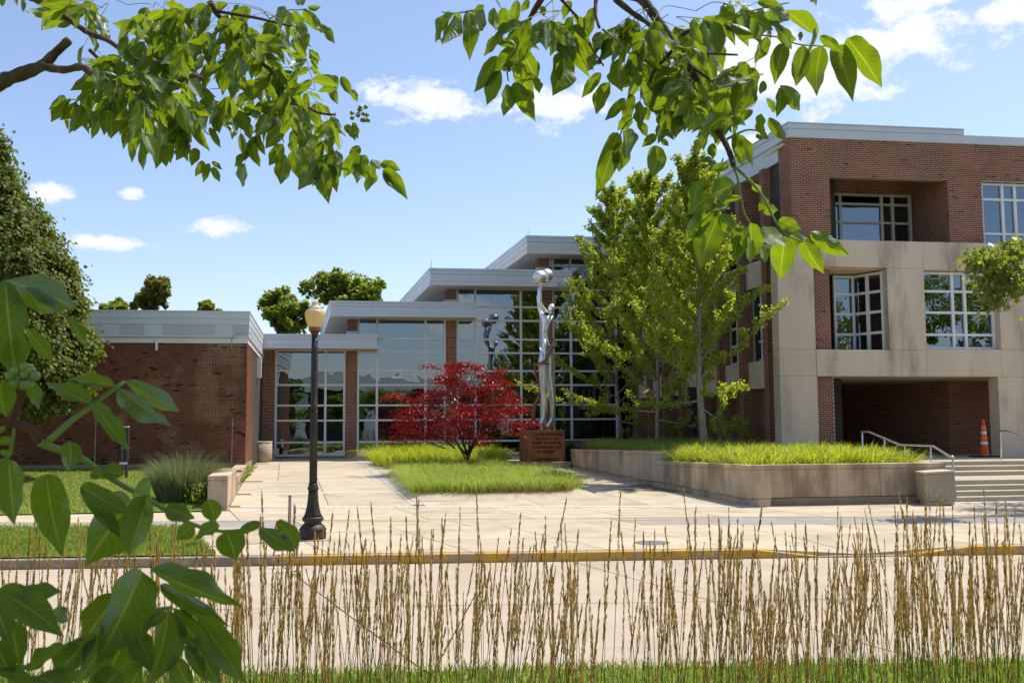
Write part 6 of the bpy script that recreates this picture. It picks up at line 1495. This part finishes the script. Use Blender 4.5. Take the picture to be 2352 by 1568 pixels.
# lower left, close to the lens
D3 = 1.02
b3 = thing('near_branch', tuple(atD(40, 1000, D3)), 'big blurred leaves of a branch close to the lens at the lower left', 'branch', 'branches of the overhanging tree')
stem(b3, [cb(185, 860), cb(165, 950), cb(130, 1050), cb(80, 1130), cb(-40, 1165)], D3, D3, .0032, .0045, 'twig_red', 'twig', 9, .06)
stem(b3, [cb(60, 1150), cb(200, 1185), cb(270, 1240), cb(310, 1310)], D3, D3, .0045, .0042, 'twig_red', 'twig', 9, .08)
stem(b3, [cb(310, 1310), cb(420, 1355), cb(540, 1390), cb(680, 1460), cb(830, 1570), c6(1100, 390), c6(1290, 495), c6(1500, 545), c6(1740, 520)], D3, D3+.08, .0044, .0016, 'twig_green', 'rachis', 9)
stem(b3, [cb(380, 1300), cb(560, 1140), cb(715, 1025), cb(905, 882), cb(975, 835)], D3, D3+.05, .0036, .0018, 'twig_green', 'rachis', 9)
stem(b3, [cb(110, 1120), cb(105, 1250), cb(60, 1430), cb(-40, 1460)], D3, D3, .0018, .0018, 'twig_green', 'rachis', 7)
stem(b3, [c6(-40, 1440), c6(120, 1480), c6(400, 1340), c6(800, 1150), c6(1050, 1075), c6(1160, 1060)], D3-.1, D3-.05, .003, .0018, 'twig_green', 'rachis', 7)
explicit(b3, cb, D3, [(980, 830, 1487, 1085, .24), (920, 880, 1352, 1250, .26), (905, 870, 505, 800, .25), (720, 1015, 350, 825, .28), (735, 1010, 1012, 1362, .24), (45, 45, 15, 830, .34), (45, 40, 620, 270, .36), (190, 95, 530, 335, .16), (215, 420, 425, 668, .36), (530, 330, 705, 565, .28), (170, 480, 130, 735, .52), (10, 830, 60, 1120, .60), (230, 820, 310, 1055, .40), (540, 1300, 545, 1545, .62), (40, 1180, -60, 1230, .6), (110, 1290, -40, 1310, .5), (100, 1400, -20, 1380, .5)])
explicit(b3, c6, D3, [(60, 60, 58, 492, .44), (310, 160, 410, 640, .42), (545, 240, 872, 400, .34), (540, 250, 850, 620, .20), (690, 160, 600, 160, .9), (700, 130, 835, 140, .8), (890, 300, 1070, 380, .9), (880, 330, 700, 700, .6), (1000, 300, 850, 715, .45), (1110, 390, 1345, 445, .42), (1400, 330, 1440, 495, .75), (1120, 400, 1220, 470, .6), (1300, 495, 1185, 600, .7), (1480, 505, 1290, 600, .55), (1520, 545, 1590, 735, .9), (1760, 490, 1590, 560, .38), (1745, 520, 1990, 690, .38), (1930, 500, 2015, 660, .62), (1860, 480, 1990, 560, .5)])
explicit(b3, c6, D3-.12, [(1010, 800, 1635, 1050, .22), (950, 810, 810, 1360, .46), (1075, 905, 1545, 1185, .20), (1165, 1060, 1560, 1580, .20), (1330, 1110, 1695, 1590, .28), (1130, 1072, 1030, 1640, .36), (820, 970, 425, 1395, .36), (820, 1160, 440, 1560, .36), (890, 1185, 690, 1640, .42), (-20, 940, 425, 1255, .34), (-30, 1010, 60, 1280, .6), (80, 1150, 110, 1430, .55), (150, 960, 415, 945, .4), (340, 1090, 510, 1150, .42), (450, 1315, 170, 1490, .4), (570, 1310, 290, 1600, .36), (900, 1200, 1020, 1500, .5), (1270, 1270, 1480, 1580, .5), (1250, 1320, 1420, 1510, .3), (1110, 1085, 980, 1185, .45), (640, 1230, 480, 1500, .3), (-20, 1500, 200, 1470, .4), (-30, 1280, 30, 1560, .6), (800, 1480, 640, 1640, .6), (260, 1520, 460, 1660, .5), (1180, 1400, 1300, 1640, .5), (60, 1560, 300, 1640, .5), (500, 1480, 330, 1660, .45), (960, 1450, 850, 1660, .5)])
for (x, y) in ((128, 750), (195, 722), (198, 778), (85, 790), (240, 745), (278, 790), (120, 850), (190, 860), (228, 855)):
    p = atD(*cb(x, y), D3-.01); r = .0052
    MB().lathe(tuple(p-[0, 0, r]), [(max(.0003, r*math.sin(math.pi*i/10)), r*(1-math.cos(math.pi*i/10))) for i in range(11)], 14).build('berry', 'berry', b3, True)
    stem(b3, [cb(x, y), cb((x+175)/2, (y+840)/2), cb(175, 870)], D3, D3, .0008, .0008, 'twig_green', 'stalk', 5)
